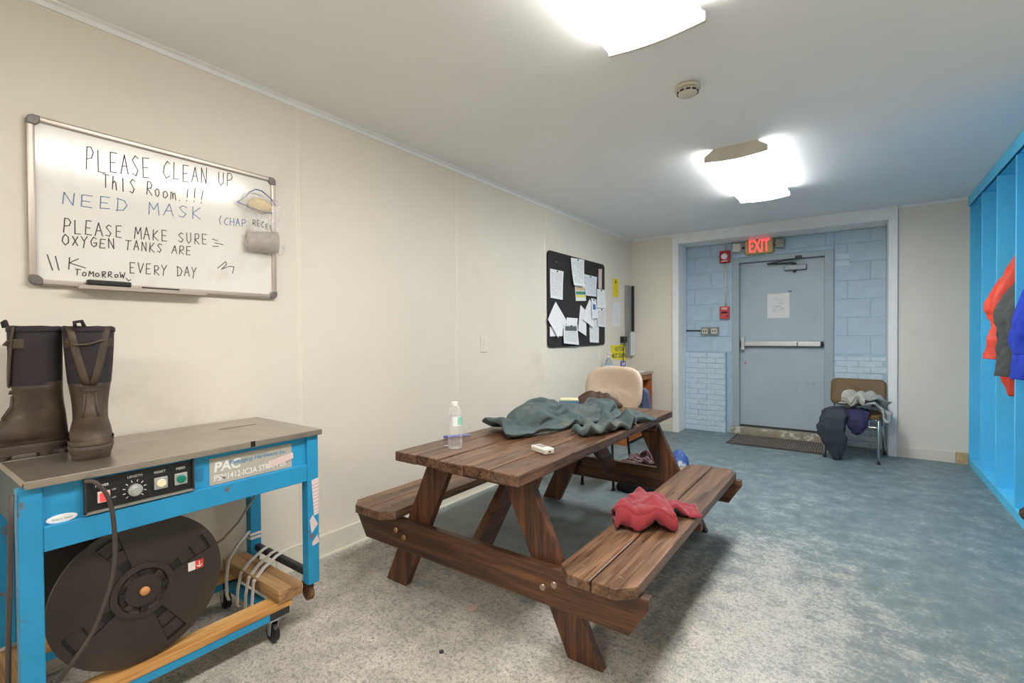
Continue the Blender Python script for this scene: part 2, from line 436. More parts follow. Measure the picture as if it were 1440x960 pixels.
# single-stroke capitals for marker handwriting, on a unit cell
GL = {
 'A': [[(0,0),(.45,1),(.9,0)], [(.2,.4),(.72,.4)]], 'C': [[(.85,.85),(.5,1),(.1,.7),(.05,.3),(.4,0),(.85,.12)]],
 'D': [[(.1,1),(.1,0)], [(0,1),(.6,.9),(.85,.5),(.6,.08),(0,0)]], 'E': [[(.8,1),(.1,1),(.1,0),(.8,0)], [(.1,.5),(.65,.5)]],
 'G': [[(.85,.85),(.45,1),(.05,.6),(.1,.2),(.5,0),(.85,.2),(.85,.45),(.5,.45)]], 'H': [[(.1,1),(.1,0)], [(.8,1),(.8,0)], [(.1,.5),(.8,.5)]],
 'h': [[(.1,1),(.1,0)], [(.1,.45),(.4,.62),(.6,.5),(.65,0)]],
 'I': [[(.3,1),(.3,0)]], 'K': [[(.1,1),(.1,0)], [(.8,1),(.1,.45),(.85,0)]], 'L': [[(.1,1),(.1,0),(.8,0)]],
 'M': [[(.05,0),(.15,1),(.5,.4),(.85,1),(.95,0)]], 'N': [[(.1,0),(.1,1),(.8,0),(.8,1)]],
 'O': [[(.45,1),(.1,.75),(.05,.3),(.4,0),(.8,.25),(.82,.75),(.45,1)]], 'P': [[(.1,0),(.12,1),(.6,1),(.85,.78),(.65,.52),(.12,.45)]],
 'o': [[(.45,.6),(.1,.42),(.15,.08),(.45,0),(.78,.2),(.72,.5),(.45,.6)]], 'm': [[(.05,0),(.08,.6),(.35,.55),(.4,.05),(.45,.5),(.75,.55),(.85,0)]],
 'R': [[(.1,0),(.1,1),(.6,1),(.8,.78),(.6,.52),(.1,.48),(.85,0)]], 'S': [[(.8,.88),(.45,1),(.12,.78),(.4,.53),(.75,.3),(.5,.02),(.08,.1)]],
 'T': [[(0,1),(.9,.97)], [(.42,1),(.42,0)]], 'U': [[(.1,1),(.1,.25),(.4,0),(.75,.25),(.78,1)]], 'V': [[(.05,1),(.42,0),(.85,1)]],
 'W': [[(0,1),(.2,0),(.45,.6),(.7,0),(.95,1)]], 'X': [[(.05,1),(.8,0)], [(.8,1),(.05,0)]], 'Y': [[(.05,1),(.42,.5),(.85,1)], [(.42,.5),(.3,-.15)]],
 '!': [[(.42,1.05),(.25,.3)], [(.2,.06),(.18,.0)]], '(': [[(.6,1.1),(.25,.7),(.25,.3),(.6,-.1)]], '.': [[(.2,.03),(.25,.0)]], '|': [[(.2,1),(.45,0)]],
}
def stroke(mb, pts, wd, x):
    """marker stroke as a flat ribbon on the plane X = x"""
    for (a, b) in zip(pts[:-1], pts[1:]):
        d = Vector((b[0]-a[0], b[1]-a[1]))
        if d.length < 1e-6: continue
        d.normalize(); n = Vector((-d.y, d.x))*wd*.5; e = d*wd*.3
        q = [(a[0]-e.x+n.x, a[1]-e.y+n.y), (a[0]-e.x-n.x, a[1]-e.y-n.y), (b[0]+e.x-n.x, b[1]+e.y-n.y), (b[0]+e.x+n.x, b[1]+e.y+n.y)]
        mb.add([(x, p[0], p[1]) for p in q], [(0, 1, 2, 3)])
def handwrite(mb, txt, y0, z0, y1, z1, h0, h1, x, wd, seed=1):
    rnd = random.Random(seed); n = len(txt)
    for i, ch in enumerate(txt):
        if ch == ' ': continue
        t0, t1 = i/n, (i+.78)/n
        h = h0+(h1-h0)*t0; h *= rnd.uniform(.92, 1.06); dz = rnd.uniform(-.06, .06)*h; sl = rnd.uniform(0, .1)
        for st in GL[ch]:
            pts = []
            for (u, v) in st:
                t = t0+(t1-t0)*(u+sl*v)
                pts.append((y0+(y1-y0)*t + rnd.uniform(-1, 1)*.0012, z0+(z1-z0)*t+v*h+dz + rnd.uniform(-1, 1)*.0012))
            stroke(mb, pts, wd, x)

# ------------------------------------------------------------------ cloth shapes
def heap(mb, outline, zb, H, peaks=(), creases=(), seed=0.0, nr=26, na=110, rough=.35, scale=14.0, edge=.5, floor_fn=None):
    """crumpled cloth lying on a surface: star-shaped outline, rolled edge, ridges and hollows"""
    cx = sum(p[0] for p in outline)/len(outline); cy = sum(p[1] for p in outline)/len(outline)
    def rad(a):
        dx, dy = math.cos(a), math.sin(a); best = 0
        for (p, q) in zip(outline, outline[1:]+outline[:1]):
            ex, ey = q[0]-p[0], q[1]-p[1]; den = dx*ey-dy*ex
            if abs(den) < 1e-9: continue
            t = ((p[0]-cx)*ey-(p[1]-cy)*ex)/den; u = ((p[0]-cx)*dy-(p[1]-cy)*dx)/den
            if t > 0 and -1e-6 <= u <= 1+1e-6: best = max(best, t)
        return best
    raw = [rad(2*PI*k/na) for k in range(na)]
    R = [(raw[k-1]+2*raw[k]+raw[(k+1) % na])/4 for k in range(na)]
    def height(x, y, t):
        base = H*max(0, 1-t**2.2)**edge
        f = 1.0
        for (px, py, pr, ph) in peaks: f += ph*math.exp(-((x-px)**2+(y-py)**2)/pr**2)
        warp = noise.noise(Vector((x*5+seed, y*5, seed)))*.08
        n1 = 1-abs(noise.noise(Vector(((x+warp)*scale*.55+seed, (y-warp)*scale*.55, seed*2))))*2.0
        n2 = 1-abs(noise.noise(Vector(((x-warp)*scale+seed*3, (y+warp)*scale, seed))))*2.0
        f += rough*(n1*.65+n2*.35-.3)
        z = base*max(.12, f)
        for (x0, y0, x1, y1, amp, wd) in creases:
            dx, dy = x1-x0, y1-y0; L = dx*dx+dy*dy; u = max(0, min(1, ((x-x0)*dx+(y-y0)*dy)/L))
            d = math.hypot(x-x0-u*dx, y-y0-u*dy); z += amp*math.exp(-(d/wd)**2)*min(1, (1-t)*5)*math.sin(PI*min(1, max(0, .15+u*.7)))
        return max(.003, z)
    rs = []
    for i in range(nr+1):
        t = 1-(1-i/nr)**1.0; t = i/nr
        ring = []
        for k in range(na):
            a = 2*PI*k/na; r = R[k]*(.02+.98*t)*(1+.03*math.sin(k*1.7+seed)*t*t)
            x, y = cx+r*math.cos(a), cy+r*math.sin(a)
            fz = floor_fn(x, y) if floor_fn else zb
            ring.append((x, y, fz+height(x, y, min(t, .985))+.002))
        rs.append(ring)
    ring = []
    for k in range(na):
        a = 2*PI*k/na; r = R[k]*.97; x, y = cx+r*math.cos(a), cy+r*math.sin(a)
        ring.append((x, y, (floor_fn(x, y) if floor_fn else zb)+.001))
    rs.append(ring)
    mb.rings(rs, cap=True)
    return mb

def drape(mb, path, rads, seed=0.0, n=28, amp=.18, scale=11.0, squash=1.0, folds=5):
    """sleeve / hanging garment: loft along a path with (wide, deep) radii, vertical folds and wrinkles; wide axis given per ring"""
    rs = []
    m = 9; P = []; 
    for i in range(len(path)-1):
        for k in range(m):
            t = k/m; t2 = t
            P.append((Vector(path[i]).lerp(Vector(path[i+1]), t), [rads[i][j]+(rads[i+1][j]-rads[i][j])*t2 for j in range(3)]))
    P.append((Vector(path[-1]), list(rads[-1])))
    for i, (c, (ra, rb, ang)) in enumerate(P):
        d = (P[min(i+1, len(P)-1)][0]-P[max(i-1, 0)][0]).normalized()
        a = Vector((math.cos(ang), math.sin(ang), 0)); a = (a-d*a.dot(d)).normalized(); b = d.cross(a)
        ring = []
        for k in range(n):
            th = 2*PI*k/n
            p = c+a*ra*math.cos(th)+b*rb*math.sin(th)
            q_ = Vector((p.x, p.y, p.z*.55)); f = 1+amp*(.30*math.sin(folds*th+seed+i*.10) + nz(q_, scale, seed) + .6*(.35-abs(nz(q_, scale*2.2, seed+4))*1.6))
            ring.append(c+a*ra*f*math.cos(th)+b*rb*f*math.sin(th))
        rs.append(ring)
    return mb.rings(rs, cap=True)

# ------------------------------------------------------------------ settled cloth: a garment mesh dropped onto boxes
def settle(verts, rest, faces, boxes, frames=30, quality=6, bend=.35, mass=.25, self_d=.004, puff=0.0):
    me = bpy.data.meshes.new('tmp_cloth'); me.from_pydata([tuple(v) for v in verts], [], faces); me.update()
    ob = bpy.data.objects.new('tmp_cloth', me); COL.objects.link(ob)
    ob.shape_key_add(name='Basis'); k = ob.shape_key_add(name='rest')
    for i, v in enumerate(rest): k.data[i].co = v
    cols = []
    for b in boxes:
        bm_ = bpy.data.meshes.new('tmp_col'); mb = MB().box(*b); bm_.from_pydata([tuple(v) for v in mb.v], [], mb.f)
        c = bpy.data.objects.new('tmp_col', bm_); COL.objects.link(c)
        c.modifiers.new('col', 'COLLISION'); c.collision.thickness_outer = .003; c.collision.cloth_friction = 40; c.collision.damping = .6
        cols.append(c)
    md = ob.modifiers.new('cloth', 'CLOTH'); s = md.settings
    s.quality = quality; s.mass = mass; s.tension_stiffness = 12; s.compression_stiffness = 8; s.shear_stiffness = 4; s.bending_stiffness = bend
    s.tension_damping = 8; s.compression_damping = 8; s.shear_damping = 5; s.bending_damping = .8; s.air_damping = 2.5
    if puff: s.use_pressure = True; s.uniform_pressure_force = puff
    s.rest_shape_key = k
    cs = md.collision_settings; cs.use_self_collision = True; cs.self_distance_min = self_d; cs.distance_min = .004; cs.self_friction = 12; cs.friction = 30; cs.collision_quality = 3
    md.point_cache.frame_start = 1; md.point_cache.frame_end = frames+1
    f0 = scene.frame_current
    for f in range(1, frames+1): scene.frame_set(f)
    dg = bpy.context.evaluated_depsgraph_get()
    r = bpy.data.meshes.new_from_object(ob.evaluated_get(dg))
    vs = [v.co.copy() for v in r.vertices]; fs = [tuple(p.vertices) for p in r.polygons]
    for o in [ob]+cols: bpy.data.objects.remove(o)
    bpy.data.meshes.remove(r)
    scene.frame_set(f0)
    return vs, fs

def garment(mask, nx, ny):
    """two-layer garment over the cells of an nx x ny grid where mask(u,v) holds, layers joined along the outline; returns verts (u,v,side), faces"""
    cells = {(i, j) for i in range(nx) for j in range(ny) if mask((i+.5)/nx, (j+.5)/ny)}
    idx = {}; vs = []; fs = []
    def full(i, j): return all(c in cells for c in ((i-1, j-1), (i, j-1), (i-1, j), (i, j)))
    def vid(i, j, s):
        k = (i, j, s if full(i, j) else 0)
        if k not in idx: idx[k] = len(vs); vs.append((i/nx, j/ny, 0 if not full(i, j) else (1 if s else -1)))
        return idx[k]
    for (i, j) in cells:
        for s in (0, 1):
            q = [vid(i, j, s), vid(i+1, j, s), vid(i+1, j+1, s), vid(i, j+1, s)]
            if len(set(q)) < 3: continue
            fs.append(tuple(q if s else q[::-1]))
    seen = set(); out = []
    for f in fs:
        k = tuple(sorted(f))
        if k in seen: continue
        seen.add(k); out.append(f)
    return vs, out
def cloth_obj(name, vs, fs, material, label, cat, sub=1, th=0.0):
    m = MB(); m.add(vs, fs)
    o = m.build(name, material, smooth=True)
    if th:
        md = o.modifiers.new('thick', 'SOLIDIFY'); md.thickness = th; md.offset = 0
    if sub:
        md = o.modifiers.new('subd', 'SUBSURF'); md.levels = sub; md.render_levels = sub
    return tag(o, label, cat)

# ================================================================== SETTING
CZ = 2.455          # ceiling height
YB = 6.01           # back wall
XL = 3.237          # face of the coat lockers
YU, YW = 6.34, 6.27 # blue block wall and brick wainscot in the doorway recess
YF = -3.0           # wall behind the viewpoint

struct(bx(-.1, 3.9, YF-.1, 6.75, -.08, 0).build('floor', mat['floor']), 'worn blue-grey painted concrete floor', 'floor')
struct(bx(-.1, 3.9, YF-.1, 6.75, CZ, CZ+.08).build('ceiling', mat['ceiling']), 'flat off-white painted ceiling', 'ceiling')

wl = bx(-.14, -.006, YF-.1, 6.75, 0, CZ).build('wall_left', mat['frp'])
struct(wl, 'cream panelled left wall with vertical joint strips', 'wall')
seams = [-2.26, -1.04, .18, 1.401, 2.631, 3.877, 5.056]
edges = [YF] + seams + [YB]
for a, b in zip(edges[:-1], edges[1:]):
    bx(-.006, 0, a+.002, b-.002, 0, CZ).build('panel', mat['frp'], wl)
for s in seams[2:]:
    MB().prism([(0, s-.017), (.003, s-.012), (.003, s+.012), (0, s+.017)], 'z', .12, CZ-.02).build('joint_strip', mat['strip'], wl)
# fix order: prism axis z takes (x, y)
bb = bx(.0005, .012, YF, 1.25, .0, .125).build('baseboard_left', mat['base'])
struct(bb, 'cream baseboard along the left wall', 'baseboard')
for a, b in ((1.253, 2.668), (2.673, 4.4), (4.403, YB-.002)):
    bx(.0005, .012, a, b, .0, .122).build('board', mat['base'], bb, bevel=.003)
bx(.0005, .02, YF, YB-.002, .0, .010).build('shoe_moulding', mat['base'], bb)

wbl = struct(bx(.0, .60, YB, YB+.1, 0, CZ).build('wall_back_left', mat['frp']), 'narrow cream wall between corner and white doorway trim', 'wall')
wbr = struct(bx(2.665, 3.9, YB, YB+.1, 0, CZ).build('wall_back_right', mat['frp']), 'cream wall between white doorway trim and blue lockers', 'wall')
struct(bx(.012, .539, YB-.012, YB-.0005, 0, .10).build('baseboard_back_left', mat['base'], bevel=.003), 'cream baseboard left of the white doorway trim', 'baseboard')
o = struct(bx(2.727, 3.15, YB-.012, YB-.0005, 0, .105).build('baseboard_back_right', mat['base'], bevel=.003), 'cream baseboard right of the white doorway trim', 'baseboard')
bx(3.152, XL-.003, YB-.010, YB-.0005, 0, .105).build('bare_patch', M_('bare_adhesive_patch', (196, 168, 126), .85, var=.2, scale=20, bump=.5, bscale=60), o)
struct(bx(3.72, 3.9, YF-.1, YB, 0, CZ).build('wall_right', mat['frp']), 'cream right wall behind the blue lockers', 'wall')
struct(bx(-.1, 3.9, YF-.1, YF, 0, CZ).build('wall_front', mat['frp']), 'cream wall behind the viewpoint', 'wall')

# crown strips
struct(MB().prism([(0.0005, CZ-.03), (.006, CZ-.03), (.010, CZ-.012), (.026, CZ-.006), (.026, CZ-.0005), (.0005, CZ-.0005)], 'y', YF, YB-.001).build('trim_1', mat['trim']), 'thin white ceiling trim along the left wall', 'trim')
struct(bx(.03, .539, YB-.012, YB-.0005, CZ-.025, CZ-.0005).build('trim_2', mat['trim']), 'thin white ceiling trim left of the doorway', 'trim')
struct(bx(2.727, XL-.003, YB-.012, YB-.0005, CZ-.028, CZ-.0005).build('trim_3', mat['trim']), 'thin white ceiling trim right of the doorway', 'trim')
# recess casing: face board + reveal board
struct(bx(.54, .615, YB-.022, YB-.0005, 0, 2.33).box(.601, .615, YB-.0005, YU-.001, 0, 2.33).build('trim_4', mat['trim'], bevel=.002), 'left white casing of the doorway recess', 'trim')
struct(bx(2.654, 2.725, YB-.022, YB-.0005, 0, 2.33).box(2.654, 2.664, YB-.0005, YU-.001, 0, 2.33).build('trim_5', mat['trim'], bevel=.002), 'right white casing of the doorway recess', 'trim')
struct(bx(.54, 2.725, YB-.022, YB-.0005, 2.3305, CZ-.0005).box(.601, 2.664, YB-.0005, YU-.001, 2.3305, 2.345).build('trim_6', mat['trim'], bevel=.002), 'white header casing across the doorway recess', 'trim')

# blue block wall with brick wainscot
wr = MB()
DX0, DX1, DZ = 1.168, 2.195, 2.13      # door opening
for (x0, x1, z0, z1) in ((.3, DX0, 0, CZ), (DX1, 3.0, 0, CZ), (DX0, DX1, DZ, CZ)): wr.box(x0, x1, YU+.004, YU+.3, z0, z1)
wr.box(.601, 1.10, YW+.005, YU+.004, 0, .985).box(DX1+.005, 2.664, YW+.005, YU+.004, 0, .965)
wr = struct(wr.build('wall_recess', mat['mortar']), 'blue painted block wall with brick wainscot around the grey door', 'wall')
meshes = {}
def piece(kind, x0, x1, yf, depth, z0, z1, material):
    key = (kind, round(x1-x0, 3), round(z1-z0, 3), round(depth, 3))
    loc = Vector((x0, yf, z0)) - wr.location
    if key in meshes:
        o = bpy.data.objects.new(kind, meshes[key]); COL.objects.link(o); o.parent = wr
    else:
        a, c = x1-x0, z1-z0; e = .004
        m = MB()
        m.add([(e,0,e),(a-e,0,e),(a-e,0,c-e),(e,0,c-e),(0,e,0),(a,e,0),(a,e,c),(0,e,c),(0,depth,0),(a,depth,0),(a,depth,c),(0,depth,c)],
              [(0,1,2,3),(0,4,5,1),(1,5,6,2),(2,6,7,3),(3,7,4,0),(4,8,9,5),(5,9,10,6),(6,10,11,7),(7,11,8,4)])
        o = m.build(kind, material, wr, local=True); meshes[key] = o.data
    o.location = loc
    return o
def courses(kind, rects, bw, bh, gap, yf, depth, material, zstart, jit, xoff=0.0):
    for (X0, X1, Z0, Z1) in rects:
        k0 = int(math.floor((Z0-zstart)/bh+1e-6)); k1 = int(math.ceil((Z1-zstart)/bh-1e-6))
        for k in range(k0, k1):
            za = max(Z0, zstart+k*bh)+gap/2; zb = min(Z1, zstart+(k+1)*bh)-gap/2
            if zb-za < .02: continue
            off = xoff + (bw/2 if k % 2 else 0)
            i0 = int(math.floor((X0-off)/bw+1e-6)); i1 = int(math.ceil((X1-off)/bw-1e-6))
            for i in range(i0, i1):
                xa = max(X0, off+i*bw)+gap/2; xb = min(X1, off+(i+1)*bw)-gap/2
                if xb-xa < .025: continue
                o = piece(kind, xa, xb, yf, depth, za, zb, material)
                o.location.y += random.uniform(-jit, jit)
courses('block', [(.615, DX0-.002, .99, 2.33), (DX1+.002, 2.654, .97, 2.33), (DX0-.002, DX1+.002, DZ+.004, 2.33)], .40, .20, .0045, YU, .006, mat['block'], .985, .0008, xoff=.12)
courses('brick', [(.615, 1.10, .0, .985), (DX1+.008, 2.654, .0, .965)], .205, .0655, .0065, YW, .012, mat['brick'], .0, .0028, xoff=.06)
for k in range(2):
    piece('brick', 2.205, 2.335, YU-.004, .008, 2.02-k*.075, 2.085-k*.075, mat['brick'])

# ------------------------------------------------------------------ door
d1 = thing('door_1', (1.68, 6.40, 0), 'grey metal exit door with push bar and closer', 'door'); d1['kind'] = 'structure'
bx(DX0, 1.243, YU-.02, 6.46, .09, DZ).box(1.236, 1.250, 6.40, 6.46, .09, DZ-.05).build('jamb', mat['doorf'], d1, bevel=.003)
bx(2.113, DX1, YU-.02, 6.46, .09, DZ).box(2.106, 2.120, 6.40, 6.46, .09, DZ-.05).build('jamb', mat['doorf'], d1, bevel=.003)
bx(1.243, 2.113, YU-.02, 6.46, 2.075, DZ).build('head_jamb', mat['doorf'], d1, bevel=.003)
leaf = bx(1.247, 2.109, 6.395, 6.44, .108, 2.071).build('leaf', mat['doorp'], d1, bevel=.002)
MB().lathe([(.009, 6.385), (.009, 6.396)], (1.30, 0, .86), 12, 'y').build('lock_hole', mat['red'], leaf)
bx(1.160, 2.20, 6.25, 6.46, 0, .092).build('sill', mat['sill'], d1, bevel=.012)
bx(1.243, 2.113, 6.36, 6.44, .092, .104).build('threshold', mat['dgrey'], d1)
pb = bx(1.30, 1.85, 6.335, 6.365, 1.068, 1.122).build('panic_bar', mat['alu'], d1, bevel=.006)
bx(1.853, 2.075, 6.342, 6.368, 1.068, 1.120).build('bar_rail', mat['alu'], pb, bevel=.005)
bx(2.075, 2.10, 6.338, 6.37, 1.064, 1.124).build('end_cap', mat['black'], pb, bevel=.008)
bx(1.262, 1.30, 6.33, 6.394, 1.02, 1.175).build('latch_case', mat['alu'], pb, bevel=.004)
bx(1.252, 1.272, 6.34, 6.39, 1.06, 1.125).build('latch_bolt', mat['black'], pb)
bx(1.30, 2.09, 6.365, 6.394, 1.06, 1.072).build('mounting_rail', mat['dgrey'], pb)
cl = bx(1.715, 1.94, 6.335, 6.394, 1.945, 2.005).build('closer', M_('closer_grey', (116, 124, 128), .4, .3), d1, bevel=.006)
MB().lathe([(.016, 1.92), (.016, 2.03)], (1.82, 6.365, 0), 12, 'z').build('spindle', mat['dgrey'], cl)
MB().tube([(1.82, 6.36, 2.028), (1.545, 6.33, 2.034)], .009, 6).build('arm', mat['dgrey'], cl)
MB().tube([(1.545, 6.33, 2.036), (1.87, 6.315, 2.072)], .007, 6).build('arm', mat['dgrey'], cl)
bx(1.83, 1.90, 6.305, 6.325, 2.072, 2.10).build('arm_bracket', mat['dgrey'], cl, bevel=.004)
nt = thing('notice_sheet', (1.653, 6.394, 1.40), 'white notice in plastic sleeve taped on grey door', 'notice')
MB().sheet([(1.539, 6.393, 1.688), (1.767, 6.393, 1.686), (1.767, 6.393, 1.398), (1.539, 6.393, 1.402)], .002, (0, -1, 0)).build('sheet', print_mat('notice_print', (226, 226, 222), (150, 150, 150), 14, .4, .22), nt)
bx(1.755, 1.79, 6.388, 6.394, 1.70, 1.712).xf(Matrix.Identity(4)).build('tape', mat['dgrey'], nt)
bx(1.70, 1.765, 6.389, 6.391, 1.665, 1.69).build('tape', mat['white'], nt)

# ------------------------------------------------------------------ fittings on the recess wall
ex = thing('exit_sign', (1.465, YU, 2.155), 'lit red EXIT sign in tan housing above grey door', 'exit sign')
bx(1.313, 1.617, 6.275, YU-.006, 2.158, 2.338).build('housing', mat['exitg'], ex, bevel=.012)
tm = MB(); put_text(tm, 'EXIT', (1.362, 6.2735, 2.180), (1, 0, 0), (0, 0, 1), .215, .145, .012)
tm.build('letters', emis('exit_red_light', (1.0, .06, .07), 1.6), ex)
for x, rz in ((1.232, -.25), (1.683, .25)):
    h = MB().box(-.046, .046, -.035, .03, -.05, .05).xf(Matrix.Translation((x, 6.27, 2.25)) @ Matrix.Rotation(rz, 4, 'Z') @ Matrix.Rotation(.12, 4, 'Y')).build('lamp_head', mat['greybox'] if x > 1.5 else mat['offw'], ex, bevel=.01)
    MB().tube([(x, 6.29, 2.25), (1.33 if x < 1.5 else 1.60, 6.31, 2.25)], .008, 6).build('lamp_arm', mat['dgrey'], h)
st = thing('fire_alarm_strobe', (1.086, YU, 2.09), 'red fire alarm strobe left of the EXIT sign', 'alarm')
bx(1.027, 1.147, 6.285, YU-.004, 2.09, 2.238).build('body', mat['red'], st, bevel=.008)
MB().lathe([(.034, 6.27), (.040, 6.285)], (1.084, 0, 2.165), 8, 'y').build('lens', mat['white'], st)
bx(1.05, 1.12, 6.281, 6.286, 2.105, 2.115).build('grille', mat['white'], st)
pu = thing('fire_alarm_pull_station', (1.08, YU, 1.40), 'red fire alarm pull station with white T-bar beneath the strobe', 'alarm')
bx(1.027, 1.138, 6.295, YU-.004, 1.402, 1.555).build('body', M_('pull_station_red', (204, 70, 74), .45), pu, bevel=.008)
bx(1.048, 1.118, 6.288, 6.296, 1.468, 1.492).build('pull_bar', mat['black'], pu, bevel=.003)
tm = MB(); put_text(tm, 'FIRE', (1.052, 6.2945, 1.515), (1, 0, 0), (0, 0, 1), .062, .026, .02); tm.build('lettering', mat['white'], pu)
bx(1.108, 1.124, 6.29, 6.296, 1.425, 1.445).build('lock', mat['black'], pu)
cd = MB().tube([(1.092, 6.325, 2.238), (1.092, 6.325, 2.328)], .009, 8)
tag(MB().tube([(1.092, 6.325, 2.240), (1.092, 6.325, 2.329)], .010, 8).build('alarm_conduit', mat['block'], smooth=True), 'short blue painted conduit above the alarm strobe', 'conduit')
tag(MB().tube([(1.092, 6.325, 1.556), (1.092, 6.325, 2.088)], .011, 8).build('alarm_conduit', mat['offw'], smooth=True), 'pale conduit between alarm strobe and pull station', 'conduit')
ob = thing('outlet_box', (.91, YU, 1.2), 'pair of grey surface outlet boxes on blue block wall', 'outlet')
for x0 in (.803, .914):
    b = bx(x0, x0+.098, 6.292, YU-.004, 1.203, 1.303).build('box', mat['greybox'], ob, bevel=.008)
    bx(x0+.018, x0+.080, 6.288, 6.293, 1.225, 1.281).build('receptacle', mat['offw'], b, bevel=.008)
    for dx in (.036, .062): bx(x0+dx-.006, x0+dx+.006, 6.2865, 6.289, 1.240, 1.266).build('slot', mat['black'], b)
tag(MB().tube([(.618, 6.326, 1.263), (.803, 6.326, 1.258)], .008, 8).build('outlet_conduit', mat['dgrey'], smooth=True), 'thin dark conduit running into the grey outlet boxes', 'conduit')

# ------------------------------------------------------------------ ceiling lamps and detector
def lamp(y0, y1, strength, tint, label):
    xc = 1.752
    t = thing('ceiling_light', (xc, (y0+y1)/2, CZ-.1), label, 'ceiling light', group='wraparound ceiling lamps')
    bx(xc-.125, xc+.125, y0+.01, y1-.01, CZ-.022, CZ-.0005).build('housing', mat['white'], t)
    bot = [(-.187+.374*k/12, CZ-.070-.013*math.sin(PI*k/12)) for k in range(13)]
    rs = [[(xc+p[0], y, p[1]) for p in bot] + [(xc+.187, y, CZ-.066), (xc-.187, y, CZ-.066)] for y in (y0, y1)]
    MB().rings(rs, cap=True).build('diffuser', emis('lamp_diffuser', tint, strength), t)
    for q in (-1, 1):
        side = [(q*.187, CZ-.0658), (q*.187, CZ-.052), (q*.165, CZ-.034), (q*.128, CZ-.0225), (q*.120, CZ-.0225), (q*.120, CZ-.0658)]
        rs = [[(xc+p[0], y, p[1]) for p in side] for y in (y0, y1)]
        MB().rings(rs, cap=True).build('diffuser_side', emis('lamp_diffuser_side', tint, strength*.26), t)
    for y, s in ((y0, -1), (y1, 1)):
        p2 = [(xc-.135, CZ-.001), (xc-.192, CZ-.042), (xc-.192, CZ-.076)] + [(xc-.192+.384*k/8, CZ-.076-.014*math.sin(PI*k/8)) for k in range(1, 8)] + [(xc+.192, CZ-.076), (xc+.192, CZ-.042), (xc+.135, CZ-.001)]
        MB().prism(p2, 'y', y+s*.0015, y+s*.016).build('end_cap', mat['offw'], t)
    return t
lamp(.645, 1.865, LAMP_NEAR, TINT_NEAR, 'lit ceiling lamp cut off by the top of the picture')
lamp(3.42, 4.64, LAMP_FAR, TINT_FAR, 'lit ceiling lamp farther away, near the EXIT door')
lamp(-2.13, -.91, LAMP_ADDED, TINT_ADDED, 'added lit ceiling lamp, unseen behind the viewpoint')  # unseen third lamp, assumed from the lamp spacing, added for enough light
sd = thing('smoke_detector', (1.715, 2.461, CZ-.05), 'round white smoke detector on ceiling between the two lamps', 'smoke detector')
MB().lathe([(.055, CZ-.0005), (.062, CZ-.012), (.060, CZ-.02)], (1.715, 2.461, 0), 28).build('base', mat['offw'], sd)
MB().lathe([(.050, CZ-.02), (.052, CZ-.03), (.040, CZ-.045), (.02, CZ-.048)], (1.715, 2.461, 0), 28).build('dome', mat['offw'], sd, smooth=True)
for k in range(10):
    a = 2*PI*k/10
    MB().obox((1.715+.046*math.cos(a), 2.461+.046*math.sin(a), CZ-.034), (-.010*math.sin(a), .010*math.cos(a), 0), (.005*math.cos(a), .005*math.sin(a), 0), (0, 0, .0035)).build('vent', mat['dgrey'], sd)

# ------------------------------------------------------------------ coat lockers
lk = thing('coat_lockers', (XL+.22, 4.6, 0), 'blue painted open wooden coat lockers along the right wall', 'lockers')
bx(3.69, 3.715, 3.377, YB-.003, .07, 2.38).build('back_panel', mat['locker'], lk)
bx(XL, 3.69, 3.377, YB-.003, .0, .07).build('plinth', mat['locker'], lk, bevel=.003)
bx(XL-.004, 3.69, 3.377, YB-.003, 2.365, 2.39).build('top_shelf', mat['locker'], lk)
bx(XL-.012, XL+.010, 3.377, YB-.003, 2.365, CZ-.002).build('fascia', mat['locker'], lk, bevel=.003)
for y in [5.985] + [5.48-.523*k for k in range(5)]:
    bx(XL, 3.688, y-.011, y+.011, .0705, 2.3645).build('divider', mat['locker'], lk, bevel=.002)
for y in [5.22-.523*k for k in range(4)]:
    h = MB().tube([(3.688, y, 1.70), (3.64, y, 1.69), (3.625, y, 1.72)], .006, 6).build('hook', mat['dgrey'], lk)

# ================================================================== LEFT WALL
# ------------------------------------------------------------------ whiteboard
Y0, Y1, Z0, Z1 = .375, 1.268, 1.412, 2.018
wb = thing('whiteboard', (.01, .82, Z0), 'aluminium-framed whiteboard with handwritten marker notes on cream wall', 'whiteboard')
bx(.001, .014, Y0+.01, Y1-.01, Z0+.01, Z1-.01).build('panel', mat['wb'], wb)
for a in ((Y0, Y0+.022, Z0+.03, Z1-.03), (Y1-.022, Y1, Z0+.03, Z1-.03)):
    bx(.001, .024, *a).build('frame_rail', mat['wbframe'], wb, bevel=.006)
bx(.001, .024, Y0+.03, Y1-.03, Z1-.022, Z1).build('frame_rail', mat['wbframe'], wb, bevel=.006)
bx(.001, .024, Y0+.03, Y1-.03, Z0, Z0+.022).build('frame_rail', mat['wbframe'], wb, bevel=.006)
for y, s in ((Y0, 1), (Y1, -1)):
    for z, q in ((Z0, 1), (Z1, -1)):
        pts = [(y, z+q*.036), (y, z+q*.016), (y+s*.005, z+q*.005), (y+s*.016, z), (y+s*.036, z), (y+s*.036, z+q*.024), (y+s*.024, z+q*.036)]
        MB().prism(pts, 'x', .001, .028).build('corner_cap', mat['wbcap'], wb, bevel=.004)
bx(.014, .062, .50, .93, Z0-.006, Z0+.002).box(.056, .062, .50, .93, Z0+.002, Z0+.008).build('pen_tray', mat['wbframe'], wb, bevel=.001)
xw = .0148
